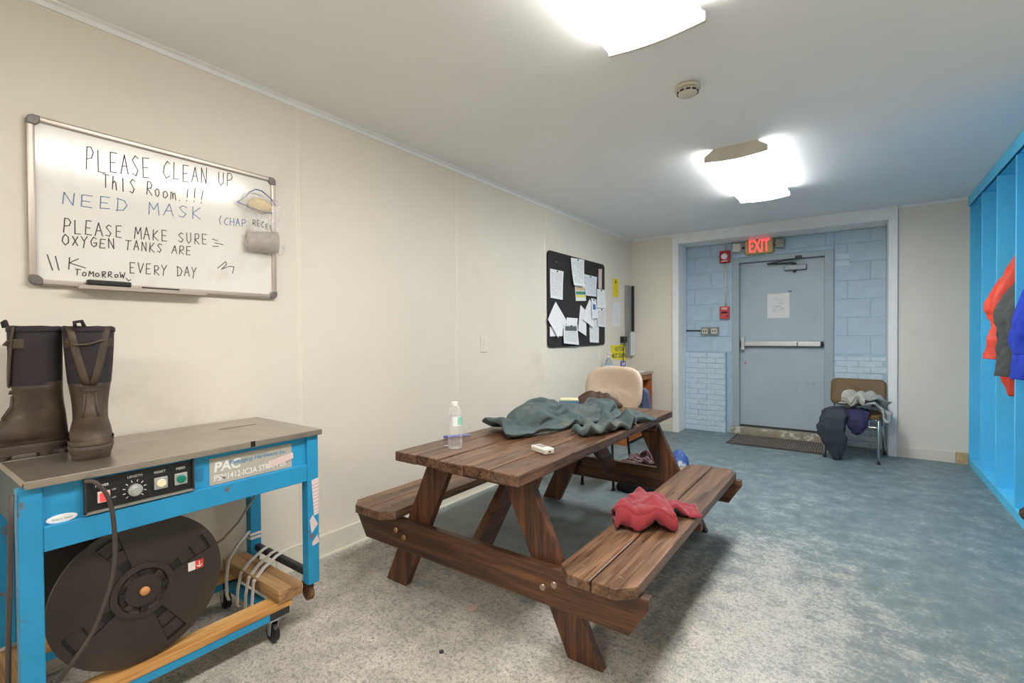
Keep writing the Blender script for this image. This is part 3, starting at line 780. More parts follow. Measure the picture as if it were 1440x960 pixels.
def line(name, material, *specs):
    for k, sp in enumerate(specs):
        txt, y0, z0, y1, z1, h0, h1 = sp; n = len(txt); i = 0
        for wd_ in txt.split(' '):
            a, b = i/n, (i+len(wd_))/n; i += len(wd_)+1
            m = MB(); handwrite(m, wd_, y0+(y1-y0)*a, z0+(z1-z0)*a, y0+(y1-y0)*b, z0+(z1-z0)*b, h0+(h1-h0)*a, h0+(h1-h0)*b, xw, .0034, seed=i+k*7+len(name)); m.build(name, material, wb)
line('written_word', mat['inkk'],
     ('PLEASE CLEAN UP', .535, 1.862, 1.075, 1.932, .085, .062),
     ('ThIS Room.!!!', .585, 1.806, .955, 1.822, .052, .056),
     ('PLEASE MAKE SURE', .468, 1.612, .962, 1.640, .052, .042),
     ('OXYGEN TANKS ARE', .465, 1.566, .895, 1.586, .038, .036),
     ('EVERY DAY', .665, 1.484, .915, 1.490, .040, .042),
     ('ToMoRRoW', .500, 1.458, .655, 1.460, .021, .021))
line('written_word', mat['inkb'], ('NEED MASK', .465, 1.716, .945, 1.750, .044, .050), ('(CHAP', 1.0, 1.742, 1.13, 1.752, .034, .034))
for pts in ([(.424, 1.525), (.438, 1.470)], [(.446, 1.522), (.455, 1.472)], [(.485, 1.522), (.482, 1.478)], [(.510, 1.520), (.484, 1.502), (.530, 1.488)],
            [(.655, 1.461), (.662, 1.450), (.67, 1.456)],
            [(.995, 1.538), (1.030, 1.572), (1.034, 1.560), (1.012, 1.535), (1.045, 1.552), (1.066, 1.552), (1.060, 1.520)],
            [(.975, 1.668), (.998, 1.664)], [(.985, 1.652), (1.02, 1.650)], [(.975, 1.636), (1.00, 1.638)]):
    m = MB(); stroke(m, pts, .0034, xw); m.build('marker_stroke', mat['inkk'], wb)
er = thing('whiteboard_eraser', (.04, .595, Z0+.002), 'black felt eraser lying on the whiteboard tray', 'eraser')
bx(.027, .0545, .527, .662, Z0+.010, Z0+.030).build('grip', mat['black'], er, bevel=.005)
bx(.028, .0535, .529, .660, Z0+.0025, Z0+.010).build('felt', mat['dgrey'], er)
tag(MB().tube([(.04, .70, Z0+.0092), (.04, .83, Z0+.0092)], .0068, 10).build('black_marker_pen', mat['black'], smooth=True), 'thin black marker lying on the whiteboard tray', 'marker')
# dust mask in a clear bag
bg = thing('bagged_dust_mask', (.04, 1.19, 1.62), 'clear plastic bag with dust mask and grey pouch stuck on whiteboard corner', 'mask bag')
rs = []
for i in range(13):
    t = i/12; z = 1.905-.275*t; wdt = .085+.012*math.sin(t*9); dep = .006+.020*math.sin(PI*min(1, t*1.1))**.7 + (.012 if t > .55 else 0)
    ring = []
    for k in range(24):
        a = 2*PI*k/24
        p = Vector((.0265+dep*(1+math.sin(a))*.75, 1.188+.012*t+wdt*math.cos(a), z))
        ring.append(p + Vector((max(0, nz(p, 45, 3))*.006, nz(p, 30, 5)*.005, nz(p, 30, 9)*.004)))
    rs.append(ring)
MB().rings(rs).build('bag', mat['bagfilm'], bg, smooth=True)
mk = []
for i in range(9):
    t = i/8; r = math.sin(PI*.5*(1-t))
    mk.append([(.030+.022*math.sin(PI*.5*t), 1.185+.058*r*math.cos(2*PI*k/20), 1.862+.036*r*math.sin(2*PI*k/20)) for k in range(20)])
MB().rings(mk).build('mask', mat['mask'], bg, smooth=True)
MB().tube([(.032, 1.078, 1.858), (.034, 1.10, 1.872), (.045, 1.128, 1.912), (.05, 1.155, 1.932), (.05, 1.185, 1.930), (.045, 1.23, 1.905), (.035, 1.262, 1.882), (.032, 1.274, 1.884)], [.004, .0025, .004, .006, .006, .004, .003, .004], 6, flat=.4).build('elastic_strap', mat['strapb'], bg)
MB().tube([(.032, 1.08, 1.856), (.048, 1.14, 1.838), (.056, 1.19, 1.828), (.05, 1.235, 1.832)], .0022, 6).build('elastic_strap', mat['strapb'], bg)
rs = []
for i in range(9):
    t = i/8; z = 1.735-.095*t
    ring = []
    for k in range(20):
        a = 2*PI*k/20
        p = Vector((.029+(.010+.016*math.sin(PI*t)**.6)*(1+math.sin(a))*.8, 1.192+.078*math.cos(a), z+.010*math.cos(a)*(1-t)))
        ring.append(p+Vector((nz(p, 40, 1)*.004, 0, nz(p, 40, 2)*.004)))
    rs.append(ring)
MB().rings(rs).build('grey_pouch', M_('grey_pouch_foil', (176, 166, 156), .5, var=.15, scale=20, bump=.3, bscale=60), bg, smooth=True)
m = MB(); handwrite(m, 'RECEI', 1.125, 1.752, 1.225, 1.742, .026, .024, .078, .003, 4); m.build('lettering', mat['inkk'], bg)

# ------------------------------------------------------------------ switch plate
sw = thing('switch_plate', (.004, 2.94, 1.083), 'cream electrical plate on the wall left of the tackboard', 'switch plate')
bx(.0005, .007, 2.902, 2.980, 1.085, 1.211).build('plate', mat['strip'], sw, bevel=.003)
bx(.007, .010, 2.926, 2.956, 1.105, 1.190).build('insert', mat['frp'], sw, bevel=.002)

# ------------------------------------------------------------------ tackboard and sheets
tb = thing('tackboard', (.01, 4.52, 1.10), 'black fabric tackboard with rounded corners full of papers', 'tackboard')
rr = []
for (yc, zc, a0) in ((5.105, 1.985, 0), (3.94, 1.985, .5*PI), (3.94, 1.145, PI), (5.105, 1.145, 1.5*PI)):
    for k in range(5): rr.append((yc+.045*math.cos(a0+k*PI/8), zc+.045*math.sin(a0+k*PI/8)))
MB().prism(rr, 'x', .0045, .022).build('board', mat['board'], tb, bevel=.004)
MB().lathe([(.004, .022), (.006, .025)], (0, 4.05, 1.93), 8, 'x').build('screw', mat['alu'], tb)
PIN = mat['dgrey']
def paper(name, quad, layer, m, label, cat='paper', pin=True, curl=.012):
    """sheet pinned to the board: 4 corners (y,z), bent outwards at its lower end"""
    x = .0235 + layer*.0025
    t = thing(name, (x, quad[3][0], min(q[1] for q in quad)), label, cat, group='papers on the tackboard')
    mb = MB(); n = 6; q = [Vector((0, *p)) for p in quad]
    vs = []; uvs = []
    for side in (0, .0006):
        for i in range(n+1):
            t_ = i/n
            l = q[0].lerp(q[3], t_); r = q[1].lerp(q[2], t_)
            for j, p in enumerate((l, l.lerp(r, .5), r)):
                vs.append(Vector((x+side+curl*t_*t_*(.6+.4*j/2), p.y, p.z))); uvs.append((j/2, 1-t_))
    N = (n+1)*3; fs = []
    for i in range(n):
        for j in range(2):
            a = i*3+j
            fs.append((a, a+1, a+4, a+3)); fs.append((N+a+3, N+a+4, N+a+1, N+a))
    for i in range(n):
        fs.append((i*3, i*3+3, N+i*3+3, N+i*3)); fs.append((i*3+5, i*3+2, N+i*3+2, N+i*3+5))
    fs.append((0, N, N+1, 1)); fs.append((1, N+1, N+2, 2)); b = n*3
    fs.append((b+1, N+b+1, N+b, b)); fs.append((b+2, N+b+2, N+b+1, b+1))
    mb.add(vs, fs)
    for i, c in enumerate(uvs): mb.uv[i] = c
    mb.build('sheet', m, t)
    if pin:
        c = q[0].lerp(q[1], .5); MB().lathe([(.007, x), (.009, x+.004), (.005, x+.012)], (0, c.y, c.z-.014), 10, 'x').build('pushpin', PIN, t)
    return t
white1 = print_mat('printed_sheet', (232, 233, 232), (150, 154, 160), 24, .5)
white2 = print_mat('faint_sheet', (236, 237, 236), (190, 192, 196), 16, .45)
blank = print_mat('plain_sheet', (238, 238, 240), (214, 216, 220), 10, .3)
paper('pinned_sheet', [(3.925,1.854),(4.184,1.853),(4.143,1.566),(3.918,1.575)], 0, white1, 'single white sheet at the far left of the black tackboard')
paper('pinned_sheet', [(3.914,1.30),(4.17,1.30),(4.159,1.207),(3.914,1.206)], 0, blank, 'corner of white sheet showing beneath the diamond-hung sheet', pin=False, curl=.003)
paper('pinned_sheet', [(4.42,1.735),(4.664,1.745),(4.662,1.585),(4.435,1.572)], 0, print_mat('colour_chart', (230, 230, 226), (180, 180, 176), 8, .2, bands=[(.42,.62,.05,.98,(72,140,112)),(.24,.38,.05,.98,(222,214,92)),(.68,.85,.05,.98,(210,186,140))]), 'sheet with green and yellow bands on the tackboard', pin=False, curl=.004)
paper('pinned_sheet', [(4.603,1.871),(4.938,1.867),(4.893,1.643),(4.652,1.643)], 1, print_mat('grid_sheet', (222, 228, 232), (160, 170, 182), 12, .6, bands=[(.72,.95,.0,.08,(70,110,180)),(.5,.7,.0,.08,(190,80,90))]), 'pale blue ruled calendar sheet right of the stapled papers')
p2 = paper('pinned_sheets', [(4.316,2.006),(4.615,2.021),(4.576,1.73),(4.348,1.729)], 4, white1, 'thick stapled papers hung at top centre of the tackboard', curl=.03)
paper('pinned_sheet', [(4.985,1.966),(5.073,1.973),(5.056,1.744),(4.977,1.745)], 0, print_mat('red_stripe_strip', (222, 214, 206), (200, 110, 100), 14, .9, .02), 'narrow strip with red printing near the board right edge', pin=False, curl=.003)
paper('pinned_sheet', [(4.937,1.735),(5.136,1.737),(5.149,1.525),(4.914,1.522)], 2, white2, 'upper of two sheets overlapping the board right edge')
paper('pinned_sheet', [(4.923,1.516),(5.150,1.522),(5.125,1.305),(4.932,1.312)], 3, white1, 'lower of two sheets overlapping the board right edge')
paper('pinned_sheet', [(4.748,1.393),(4.99,1.399),(4.973,1.126),(4.753,1.137)], 0, white2, 'long white sheet at the lower right of the tackboard', pin=False, curl=.004)
paper('pinned_sheet', [(4.017,1.543),(4.25,1.348),(4.039,1.192),(3.859,1.367)], 2, blank, 'white sheet hung by one corner like a diamond', pin=False)
paper('pinned_sheet', [(4.228,1.394),(4.465,1.392),(4.439,1.29),(4.227,1.29)], 3, blank, 'curled blank sheet above the photo flyer', pin=False, curl=.004)
paper('pinned_sheet', [(4.16,1.322),(4.452,1.326),(4.444,1.113),(4.142,1.136)], 5, print_mat('photo_flyer', (228, 230, 230), (140, 144, 150), 18, .55, bands=[(.68,.92,.10,.92,(92,96,102))]), 'flyer with dark photo band at the board bottom', curl=.02)
paper('pinned_sheet', [(4.533,1.535),(4.682,1.464),(4.64,1.205),(4.463,1.264)], 2, blank, 'slanted white sheet left of the narrow hanging badge', pin=False)
paper('pinned_sheet', [(4.737,1.611),(4.831,1.518),(4.801,1.296),(4.539,1.388)], 4, blank, 'tilted white sheet behind the blue-white badge', pin=False)
paper('hanging_badge', [(4.755,1.619),(4.873,1.613),(4.899,1.403),(4.761,1.393)], 8, print_mat('badge_print', (230, 232, 236), (120, 130, 160), 8, .2, bands=[(.45,.72,.25,.8,(70,104,170))]), 'blue and white card badge hanging on the tackboard', 'badge', curl=.015)

# ------------------------------------------------------------------ sheets right of the board
def wallsheet(name, quad, m, label, cat):
    return tag(MB().sheet([(.0012, *p) for p in quad], .0012, (1, 0, 0)).build(name, m), label, cat)
wallsheet('yellow_card', [(5.421,1.902),(5.592,1.902),(5.590,1.682),(5.419,1.680)], print_mat('yellow_notice', (240, 216, 34), (150, 120, 20), 8, .35, bands=[(.76,.9,.35,.65,(150,120,20))]), 'small plain yellow card on wall beside the tackboard', 'card')
wallsheet('wall_sheet', [(5.418,1.609),(5.655,1.612),(5.630,1.318),(5.394,1.324)], white2, 'white sheet below the small yellow card', 'paper')
ys = thing('yellow_sign', (.002, 5.6, .88), 'yellow VISITORS MUST SIGN IN sign low on the wall', 'sign')
MB().sheet([(.0012, 5.351, 1.088), (.0012, 5.832, 1.094), (.0012, 5.832, .882), (.0012, 5.368, .930)], .0015, (1, 0, 0)).build('card', mat['yellow'], ys)
m = MB(); put_text(m, 'VISITORS', (.0032, 5.46, 1.012), (0, 1, 0), (0, 0, 1), .30, .055, .02); put_text(m, 'MUST SIGN IN', (.0032, 5.395, .932), (0, 1, -.02), (0, 0, 1), .41, .058, .02)
m.build('lettering', mat['inkk'], ys)
bd = thing('wall_badge', (.01, 5.71, .81), 'small blue-framed white square under the yellow sign', 'badge')
bx(.0005, .012, 5.640, 5.790, .812, .884).build('frame', mat['pen'], bd, bevel=.004); bx(.012, .0135, 5.675, 5.755, .828, .868).build('centre', mat['white'], bd)
ad = thing('power_adapter', (.02, 5.70, 1.11), 'black plug-in power adapter with thin cable on wall', 'adapter')
bx(.0005, .05, 5.640, 5.755, 1.115, 1.195).build('body', mat['black'], ad, bevel=.006)
MB().tube([(.03, 5.70, 1.116), (.022, 5.69, 1.02), (.014, 5.70, .92), (.012, 5.72, .80), (.012, 5.70, .775)], .004, 6).build('cable', mat['black'], ad)
tr = thing('time_card_rack', (.02, 5.88, .94), 'narrow grey metal card rack beside the room corner', 'card rack')
bx(.0005, .035, 5.79, 5.935, .945, 1.845).build('back', M_('grey_rack_metal', (150, 152, 150), .45, .3, var=.08), tr, bevel=.003)
bx(.0005, .062, 5.936, 5.955, 1.26, 1.845).build('slot_strip', mat['black'], tr)
bx(.008, .012, 5.962, 5.99, 1.30, 1.845).build('edge', mat['alu'], tr)
MB().sheet([(.064, 5.83, 1.25), (.064, 5.985, 1.245), (.058, 5.985, .952), (.058, 5.84, .948)], .002, (1, 0, 0)).build('card', white2, tr)
bx(.0355, .058, 5.85, 5.97, .95, 1.24).build('pocket', M_('rack_pocket', (176, 178, 174), .5), tr)

# ------------------------------------------------------------------ cabinet in the corner with sanitizer
cb = thing('wooden_cabinet', (.2, 5.35, 0), 'small orange wooden open-front cabinet in the far corner', 'cabinet')
bx(.016, .385, 5.665, 5.70, 0, .745).build('side_panel', mat['cabin'], cb, bevel=.002)
bx(.016, .385, 4.95, 4.985, 0, .745).build('side_panel', mat['cabin'], cb, bevel=.002)
bx(.016, .40, 4.94, 5.71, .745, .77).build('top', mat['cabtop'], cb, bevel=.003)
bx(.016, .03, 4.985, 5.665, .03, .745).build('back', mat['cabin'], cb)
bx(.03, .378, 4.985, 5.665, .38, .40).build('shelf', mat['cabin'], cb)
bx(.03, .378, 4.985, 5.665, .04, .06).build('shelf', mat['cabin'], cb)
bx(.36, .385, 4.985, 5.665, .685, .745).build('apron', mat['cabin'], cb)
tag(MB().sheet([(.06, 5.30, .7705), (.30, 5.28, .7705), (.33, 5.62, .7705), (.09, 5.64, .7705)], .006, (0, 0, 1)).build('paper_stack', blank), 'stack of white papers on the wooden cabinet', 'paper')
sb = thing('sanitizer_bottle', (.12, 5.03, .7705), 'clear pump bottle of hand sanitizer behind the beige chair', 'bottle')
MB().lathe([(.038, .771), (.045, .78), (.045, .89), (.036, .925), (.018, .945), (.016, .955)], (.12, 5.03, 0), 24).build('bottle', mat['gel'], sb, smooth=True)
MB().lathe([(.046, .80), (.046, .875)], (.12, 5.03, 0), 24).build('label', M_('sanitizer_label', (190, 208, 226), .5), sb, smooth=True)
bx(.163, .168, 5.0, 5.03, .845, .865).build('label_print', mat['inkk'], sb)
MB().lathe([(.018, .955), (.018, .975), (.008, .98), (.008, 1.0), (.014, 1.002), (.014, 1.012)], (.12, 5.03, 0), 16).build('pump', mat['white'], sb, smooth=True)
MB().tube([(.12, 5.03, 1.007), (.15, 5.015, 1.006), (.165, 5.008, .998)], .006, 8).build('nozzle', mat['white'], sb)

# ================================================================== PICNIC TABLE
TZ, BZ = .71, .385
TY0, TY1 = 1.405, 3.185
pt = thing('picnic_table', (1.07, 2.3, 0), 'dark brown stained wooden picnic table with attached benches', 'picnic table')
wdt = .134; x = .742
for k in range(5):
    a, b = x+k*wdt+.0015, x+(k+1)*wdt-.0015
    dz = (0, .001, -.001, .0015, 0)[k]; e = (0, .004, -.003, .003, 0)[k]
    bx(a, b, TY0+e, TY1+e*2, TZ-.042+dz, TZ+dz).build('top_plank', mat['tabletop'], pt, bevel=.004)
def bench(x0, x1, y0, y1, chx):
    """two planks, outer ends of each pair clipped at 45 degrees"""
    xm = (x0+x1)/2; c = .055
    MB().prism([(x0, y0+c), (x0+c, y0), (xm-.003, y0), (xm-.003, y1), (x0+c, y1), (x0, y1-c)], 'z', BZ-.04, BZ).build('bench_plank', mat['benchw'], pt, bevel=.004)
    MB().prism([(xm+.003, y0), (x1-c, y0), (x1, y0+c), (x1, y1-c), (x1-c, y1), (xm+.003, y1)], 'z', BZ-.04, BZ+.001).build('bench_plank', mat['benchw'], pt, bevel=.004)
bench(1.525, 1.815, 1.455, 3.165, 1)
bench(.33, .62, 1.455, 3.165, -1)
for xs_ in (.40, .545, 1.60, 1.745):
    for ys_ in (1.535, 3.085):
        MB().lathe([(.006, BZ+.0005), (.0055, BZ+.0022)], (xs_, ys_, 0), 10).build('screw_head', mat['boltg'], pt)
xc = 1.07
for yf, s in ((1.585, 1), (3.07, -1)):        # A-frames; s points to the middle of the table
    # legs: plank 0.14 wide, splayed from the top cleat to the floor
    for q in (-1, 1):
        xt, xb = xc+q*.20, xc+q*.52
        h = .066
        MB().prism([(xt-h*1.08, TZ-.045), (xt+h*1.08, TZ-.045), (xb+h*1.08, .001), (xb-h*1.08, .001)], 'y', yf-.019, yf+.019).build('leg', mat['frame_z'], pt, bevel=.004)
    yb = yf - s*.0385
    z0, z1 = .197, .343
    MB().prism([(.30, z1), (1.845, z1), (1.845, .305), (1.775, z0), (.37, z0), (.30, .305)], 'y', yb-.019, yb+.019).build('bench_beam', mat['frame_x'], pt, bevel=.004)
    yc = yf + s*.0385
    MB().prism([(.775, TZ-.043), (1.375, TZ-.043), (1.345, TZ-.125), (.805, TZ-.125)], 'y', yc-.019, yc+.019).build('top_cleat', mat['frame_x'], pt, bevel=.004)
    # diagonal brace from the bench beam up to the middle of the top
    MB().prism([(yf+s*.00, .325), (yf+s*.09, .262), (yf+s*.46, TZ-.085), (yf+s*.46, TZ-.043), (yf+s*.36, TZ-.043)], 'x', xc-.04, xc+.0).build('brace', mat['frame_y'], pt, bevel=.003)
    for bxp, bz in ((.60, .285), (.655, .262), (1.485, .285), (1.435, .262)):
        f0 = yb-s*.019
        MB().lathe([(.011, f0-s*.006), (.013, f0-s*.003), (.013, f0)], (bxp, 0, bz), 12, 'y').build('bolt_head', mat['brass'] if bxp < 1 else mat['boltg'], pt)
MB().prism([(.78, TZ-.043), (1.37, TZ-.043), (1.34, TZ-.085), (.81, TZ-.085)], 'y', 2.24, 2.28).build('top_cleat', mat['frame_x'], pt, bevel=.004)
for xb_ in (.425, 1.72):
    bx(xb_-.10, xb_+.10, 2.28, 2.32, BZ-.08, BZ-.041).build('bench_cleat', mat['frame_x'], pt, bevel=.004)

# ------------------------------------------------------------------ things on the table
bt = thing('water_bottle', (.926, 1.597, TZ), 'clear plastic water bottle on near end of picnic table', 'bottle')
prof = [(.027, .0), (.031, .004), (.031, .012)]
for k in range(7): prof += [(.0325, .016+k*.012), (.0305, .022+k*.012)]
prof += [(.0325, .104), (.0325, .146), (.031, .152), (.028, .166), (.022, .182), (.0145, .192), (.0135, .198)]
MB().lathe([(r, TZ+.0015+h) for r, h in prof], (.926, 1.597, 0), 32).build('bottle', mat['petfilm'], bt, smooth=True)
lb = MB(); n = 32
def arc(m, a0, a1, r, z0, z1):
    k = 12; vs = []
    for i in range(k+1):
        a = a0+(a1-a0)*i/k
        vs += [(.926+r*math.cos(a), 1.597+r*math.sin(a), z0), (.926+r*math.cos(a), 1.597+r*math.sin(a), z1)]
    return m.add(vs, [(2*i, 2*i+2, 2*i+3, 2*i+1) for i in range(k)])
arc(lb, -1.15, 2*PI-2.3, .0332, TZ+.105, TZ+.147).build('label', mat['labelw'], bt, smooth=True)
arc(MB(), -.45, .75, .0336, TZ+.110, TZ+.146).build('label_patch', mat['labelg'], bt, smooth=True)
MB().lathe([(.0150, TZ+.194), (.0150, TZ+.208), (.013, TZ+.210)], (.926, 1.597, 0), 20).build('cap', mat['white'], bt)
pn = thing('blue_pen', (.78, 1.79, TZ), 'blue ballpoint pen lying behind the water bottle', 'pen')
a, b = Vector((.738, 1.718, TZ+.007)), Vector((.815, 1.835, TZ+.007))
MB().tube([a, a.lerp(b, .62)], .0062, 10).build('cap', mat['pen'], pn, smooth=True)
MB().tube([a.lerp(b, .62), a.lerp(b, .97), b], [.005, .005, .0015], 10).build('barrel', M_('pen_barrel', (130, 138, 190), .35), pn, smooth=True)
tag(MB().tube([(.862, 1.600, TZ+.004), (.872, 1.592, TZ+.006), (.880, 1.604, TZ+.004), (.889, 1.606, TZ+.004)], .003, 6, flat=.4).build('paper_shred', mat['white']), 'tiny white paper shred beside the water bottle', 'paper')
rm = thing('white_remote', (1.29, 1.76, TZ), 'small white plastic remote on picnic table', 'remote')
mr = Matrix.Translation((1.292, 1.757, TZ+.0015)) @ Matrix.Rotation(math.radians(-22), 4, 'Z')
MB().box(-.052, .052, -.026, .026, 0, .024).xf(mr).build('case', mat['offw'], rm, bevel=.005)
MB().box(-.035, .015, -.016, .016, .024, .0248).xf(mr).build('label', mat['greybox'], rm)
MB().box(.0515, .0525, -.006, .006, .008, .014).xf(mr).build('port', mat['black'], rm)

# crumpled teal work garment: a wide body lying along the table, a sleeve gathered beside it
def coverall(u, v):
    if v > .70: return True
    return u < .64 or u > .69
gv, gf = garment(coverall, 46, 60)
V = []; Rs = []
for (u, v, sd) in gv:
    a, b = (u-.32)*.74, v*1.20
    Rs.append((a, b, sd*.004))
    right = max(0.0, min(1.0, (u-.64)/.05)) * max(0.0, min(1.0, (.78-v)/.2))
    t = v*.98; off = a*.70
    if right > 0: t = t*(1-right) + (.34+t*.62)*right; off += .045*right
    X = .915+.21*t + off*.96; Y = 1.87+1.02*t - off*.26
    z = .020*math.sin(a*24+1.5*math.sin(v*8)) + .024*right*math.sin(v*36) + .014*math.sin(v*24+a*14) + .012*nz((a, b, 0), 7, 1)
    V.append((X, Y, TZ+.085+z+sd*.012))
vs, fs = settle(V, Rs, gf, [(.742, 1.412, TY0, TY1, TZ-.04, TZ+.001)] + [(xc_-w_, xc_+w_, yc_-l_, yc_+l_, TZ, TZ+h_) for (xc_, yc_, w_, l_, h_) in ((.93, 2.34, .075, .16, .065), (.93, 2.33, .045, .08, .100), (.88, 1.95, .05, .05, .040), (1.05, 2.68, .07, .12, .050), (1.10, 2.82, .05, .05, .07))], frames=18, bend=1.0, self_d=.005, puff=3.0)
cloth_obj('work_garment', vs, fs, mat['olive'], 'crumpled teal-grey work garment heaped on the picnic table', 'clothing')
# box, cap and glove behind the trousers
bo = thing('tissue_packet', (.82, 2.86, TZ), 'blue card packet with cream top behind the teal garment', 'packet')
mb_ = Matrix.Translation((.825, 2.84, TZ+.001)) @ Matrix.Rotation(math.radians(28), 4, 'Z')
MB().box(-.065, .065, -.05, .05, 0, .068).xf(mb_).build('box', mat['bluebox'], bo, bevel=.003)
MB().box(-.060, .060, -.045, .045, .068, .078).xf(mb_).build('contents', mat['cream'], bo, bevel=.003)
m = MB(); heap(m, [(.76,3.02),(.82,2.98),(.90,3.03),(1.0,3.07),(1.10,3.10),(1.06,3.16),(.92,3.16),(.80,3.13)], TZ+.001, .075, peaks=[(.84, 3.06, .05, .35), (.96, 3.11, .04, -.3)], creases=[(.80,3.04,1.05,3.12,.025,.016)], seed=9.2, rough=.6, scale=14, nr=20, na=90)
tag(m.build('leather_glove', mat['brownl'], smooth=True), 'brown leather glove at the far end of the picnic table', 'glove')

# red shirt on the bench
def tshirt(u, v):
    if v < .70: return .24 < u < .76
    if v > .97 and .42 < u < .58: return False
    return abs(u-.5) < .26 or v < 1.0-(abs(u-.5)-.24)*.35
gv, gf = garment(tshirt, 50, 44)
V = []; Rs = []
for (u, v, sd) in gv:
    a, b = (u-.5)*1.04, (v-.5)*1.0
    Rs.append((a, b, sd*.003))
    f = b+.06                                    # folded over once, then pushed together
    if f < 0: yy = -f*.92; lay = .055+.02*min(1, -f*6)
    else: yy = f*.80; lay = 0
    x_ = a*.52; y_ = yy*.86-.22
    z = lay+.026*math.sin(a*22+1.4*math.sin(b*7))+.016*math.sin(b*21+a*8)+.012*nz((a, b, 0), 8, 3)
    ang = .55
    V.append((1.618+x_*math.cos(ang)-y_*math.sin(ang), 2.115+x_*math.sin(ang)+y_*math.cos(ang), BZ+.072+z+sd*.006))
vs, fs = settle(V, Rs, gf, [(1.525, 1.815, 1.455, 3.165, BZ-.04, BZ), (1.57, 1.70, 2.04, 2.24, BZ, BZ+.03)], frames=26, bend=.2, puff=.6)
cloth_obj('red_shirt', vs, fs, mat['redcl'], 'faded red shirt bunched on the right bench of the picnic table', 'shirt')
# scraps on the floor
tag(MB().sheet([(.985, 1.63, .001), (1.015, 1.655, .001), (1.035, 1.60, .003), (1.0, 1.58, .001)], .0012, (0, 0, 1)).build('paper_scrap', mat['pinkp']), 'small pinkish paper scrap on floor in front of the picnic table', 'scrap')
tag(MB().lathe([(.004, .0005), (.010, .001), (.009, .006), (.003, .009)], (1.105, 1.316, 0), 7).build('dirt_crumb', mat['matd']), 'dark crumb of dirt on floor near the front edge', 'crumb')

# ================================================================== STRAPPING MACHINE
MT = .83; MX0, MX1, MY0, MY1 = .022, .571, .272, 1.161      # table top
sm = thing('strapping_machine', (.30, .72, .16), 'blue strapping machine with stainless top and control panel by the left wall', 'machine')
FX = .556                                                     # front face of the legs
BOT = .185
tp = bx(MX0, MX1, MY0, MY1, MT-.022, MT).build('table_top', mat['steel'], sm, bevel=.002)
bx(.214, .222, .905, 1.058, MT-.001, MT+.0006).build('strap_slot', mat['black'], tp)
bx(.211, .2135, MY0+.002, .905, MT-.001, MT+.0008).build('plate_seam', mat['alu'], tp)
bx(MX1-.001, MX1+.002, .868, .884, MT-.020, MT+.0005).build('dark_clip', mat['black'], tp)
MB().lathe([(.005, MY0-.003), (.005, MY0+.001)], (.545, 0, MT-.012), 10, 'y').build('rivet', mat['brass'], tp)
for (xa, ya) in ((FX-.045, .259), (FX-.045, 1.101), (.035, .268), (.035, 1.095)):
    l = bx(xa, xa+.045, ya, ya+.050, BOT if xa < .3 or ya > .5 else .16, MT-.023).build('leg', mat['mblue_worn'], sm, bevel=.003)
bx(FX-.035, FX-.012, .309, 1.101, .690, MT-.023).build('front_panel', mat['mblue'], sm)
bx(FX-.030, FX-.001, .309, 1.101, .6905-.070, .692).build('lower_rail', mat['mblue_worn'], sm, bevel=.003)
bx(.06, FX-.045, .278, .290, .655, MT-.023).build('side_panel', mat['mgrey'], sm)
bx(.06, FX-.045, 1.128, 1.140, .62, MT-.023).build('side_panel', mat['mblue'], sm)
bx(.04, .055, .318, 1.095, .62, MT-.023).build('rear_panel', mat['mgrey'], sm)
MB().box(.08, FX-.03, 1.112, 1.138, .205, .235).build('crossbar', mat['dgrey'], sm, bevel=.006)
# control panel
cp = bx(FX-.0125, FX-.006, .402, .680, .704, .798).build('control_panel', mat['black'], sm)
for a in ((.397, .402, .699, .803), (.680, .685, .699, .803)): bx(FX-.0125, FX+.004, *a).build('panel_rim', mat['dgrey'], cp)
bx(FX-.0125, FX+.004, .397, .685, .697, .703).build('panel_rim', mat['greybox'], cp)
xs = FX-.006
sw_ = bx(xs, xs+.006, .428, .458, .724, .758).build('power_switch', mat['pinkl'], cp, bevel=.002)
bx(xs+.006, xs+.010, .433, .453, .728, .754).build('rocker', mat['redlit'], sw_, bevel=.001)
dl = MB().lathe([(.019, xs), (.019, xs+.010), (.011, xs+.012), (.011, xs+.02)], (0, .520, .741), 24, 'x').build('length_dial', mat['alu'], cp)
for k in range(10):
    a = math.radians(225-k*30)
    c = Vector((xs+.0008, .520+.028*math.cos(a), .741+.028*math.sin(a)))
    MB().obox(c, (.0005, 0, 0), (0, .0035*math.cos(a), .0035*math.sin(a)), (0, -.0011*math.sin(a), .0011*math.cos(a))).build('dial_mark', mat['white'], cp)
for y, m_ in ((.589, mat['ivory']), (.646, mat['green'])):
    b = bx(xs, xs+.007, y-.019, y+.019, .726, .764).build('push_button', mat['alu'], cp, bevel=.002)
    MB().lathe([(.013, xs+.007), (.013, xs+.012), (.011, xs+.0135)], (0, y, .745), 20, 'x').build('button_cap', m_, b)
for txt, y, z, ww in (('POWER', .424, .772, .032), ('LENGTH', .502, .780, .038), ('RESET', .572, .778, .032), ('FEED', .634, .776, .026)):
    m = MB(); put_text(m, txt, (xs+.0006, y, z), (0, 1, 0), (0, 0, 1), ww, .0075, .01); m.build('lettering', mat['white'], cp)
for z in (.754, .729):
    m = MB(); put_text(m, 'ON' if z > .74 else 'OFF', (xs+.0006, .463, z), (0, 1, 0), (0, 0, 1), .010, .005, .01); m.build('lettering', mat['white'], cp)
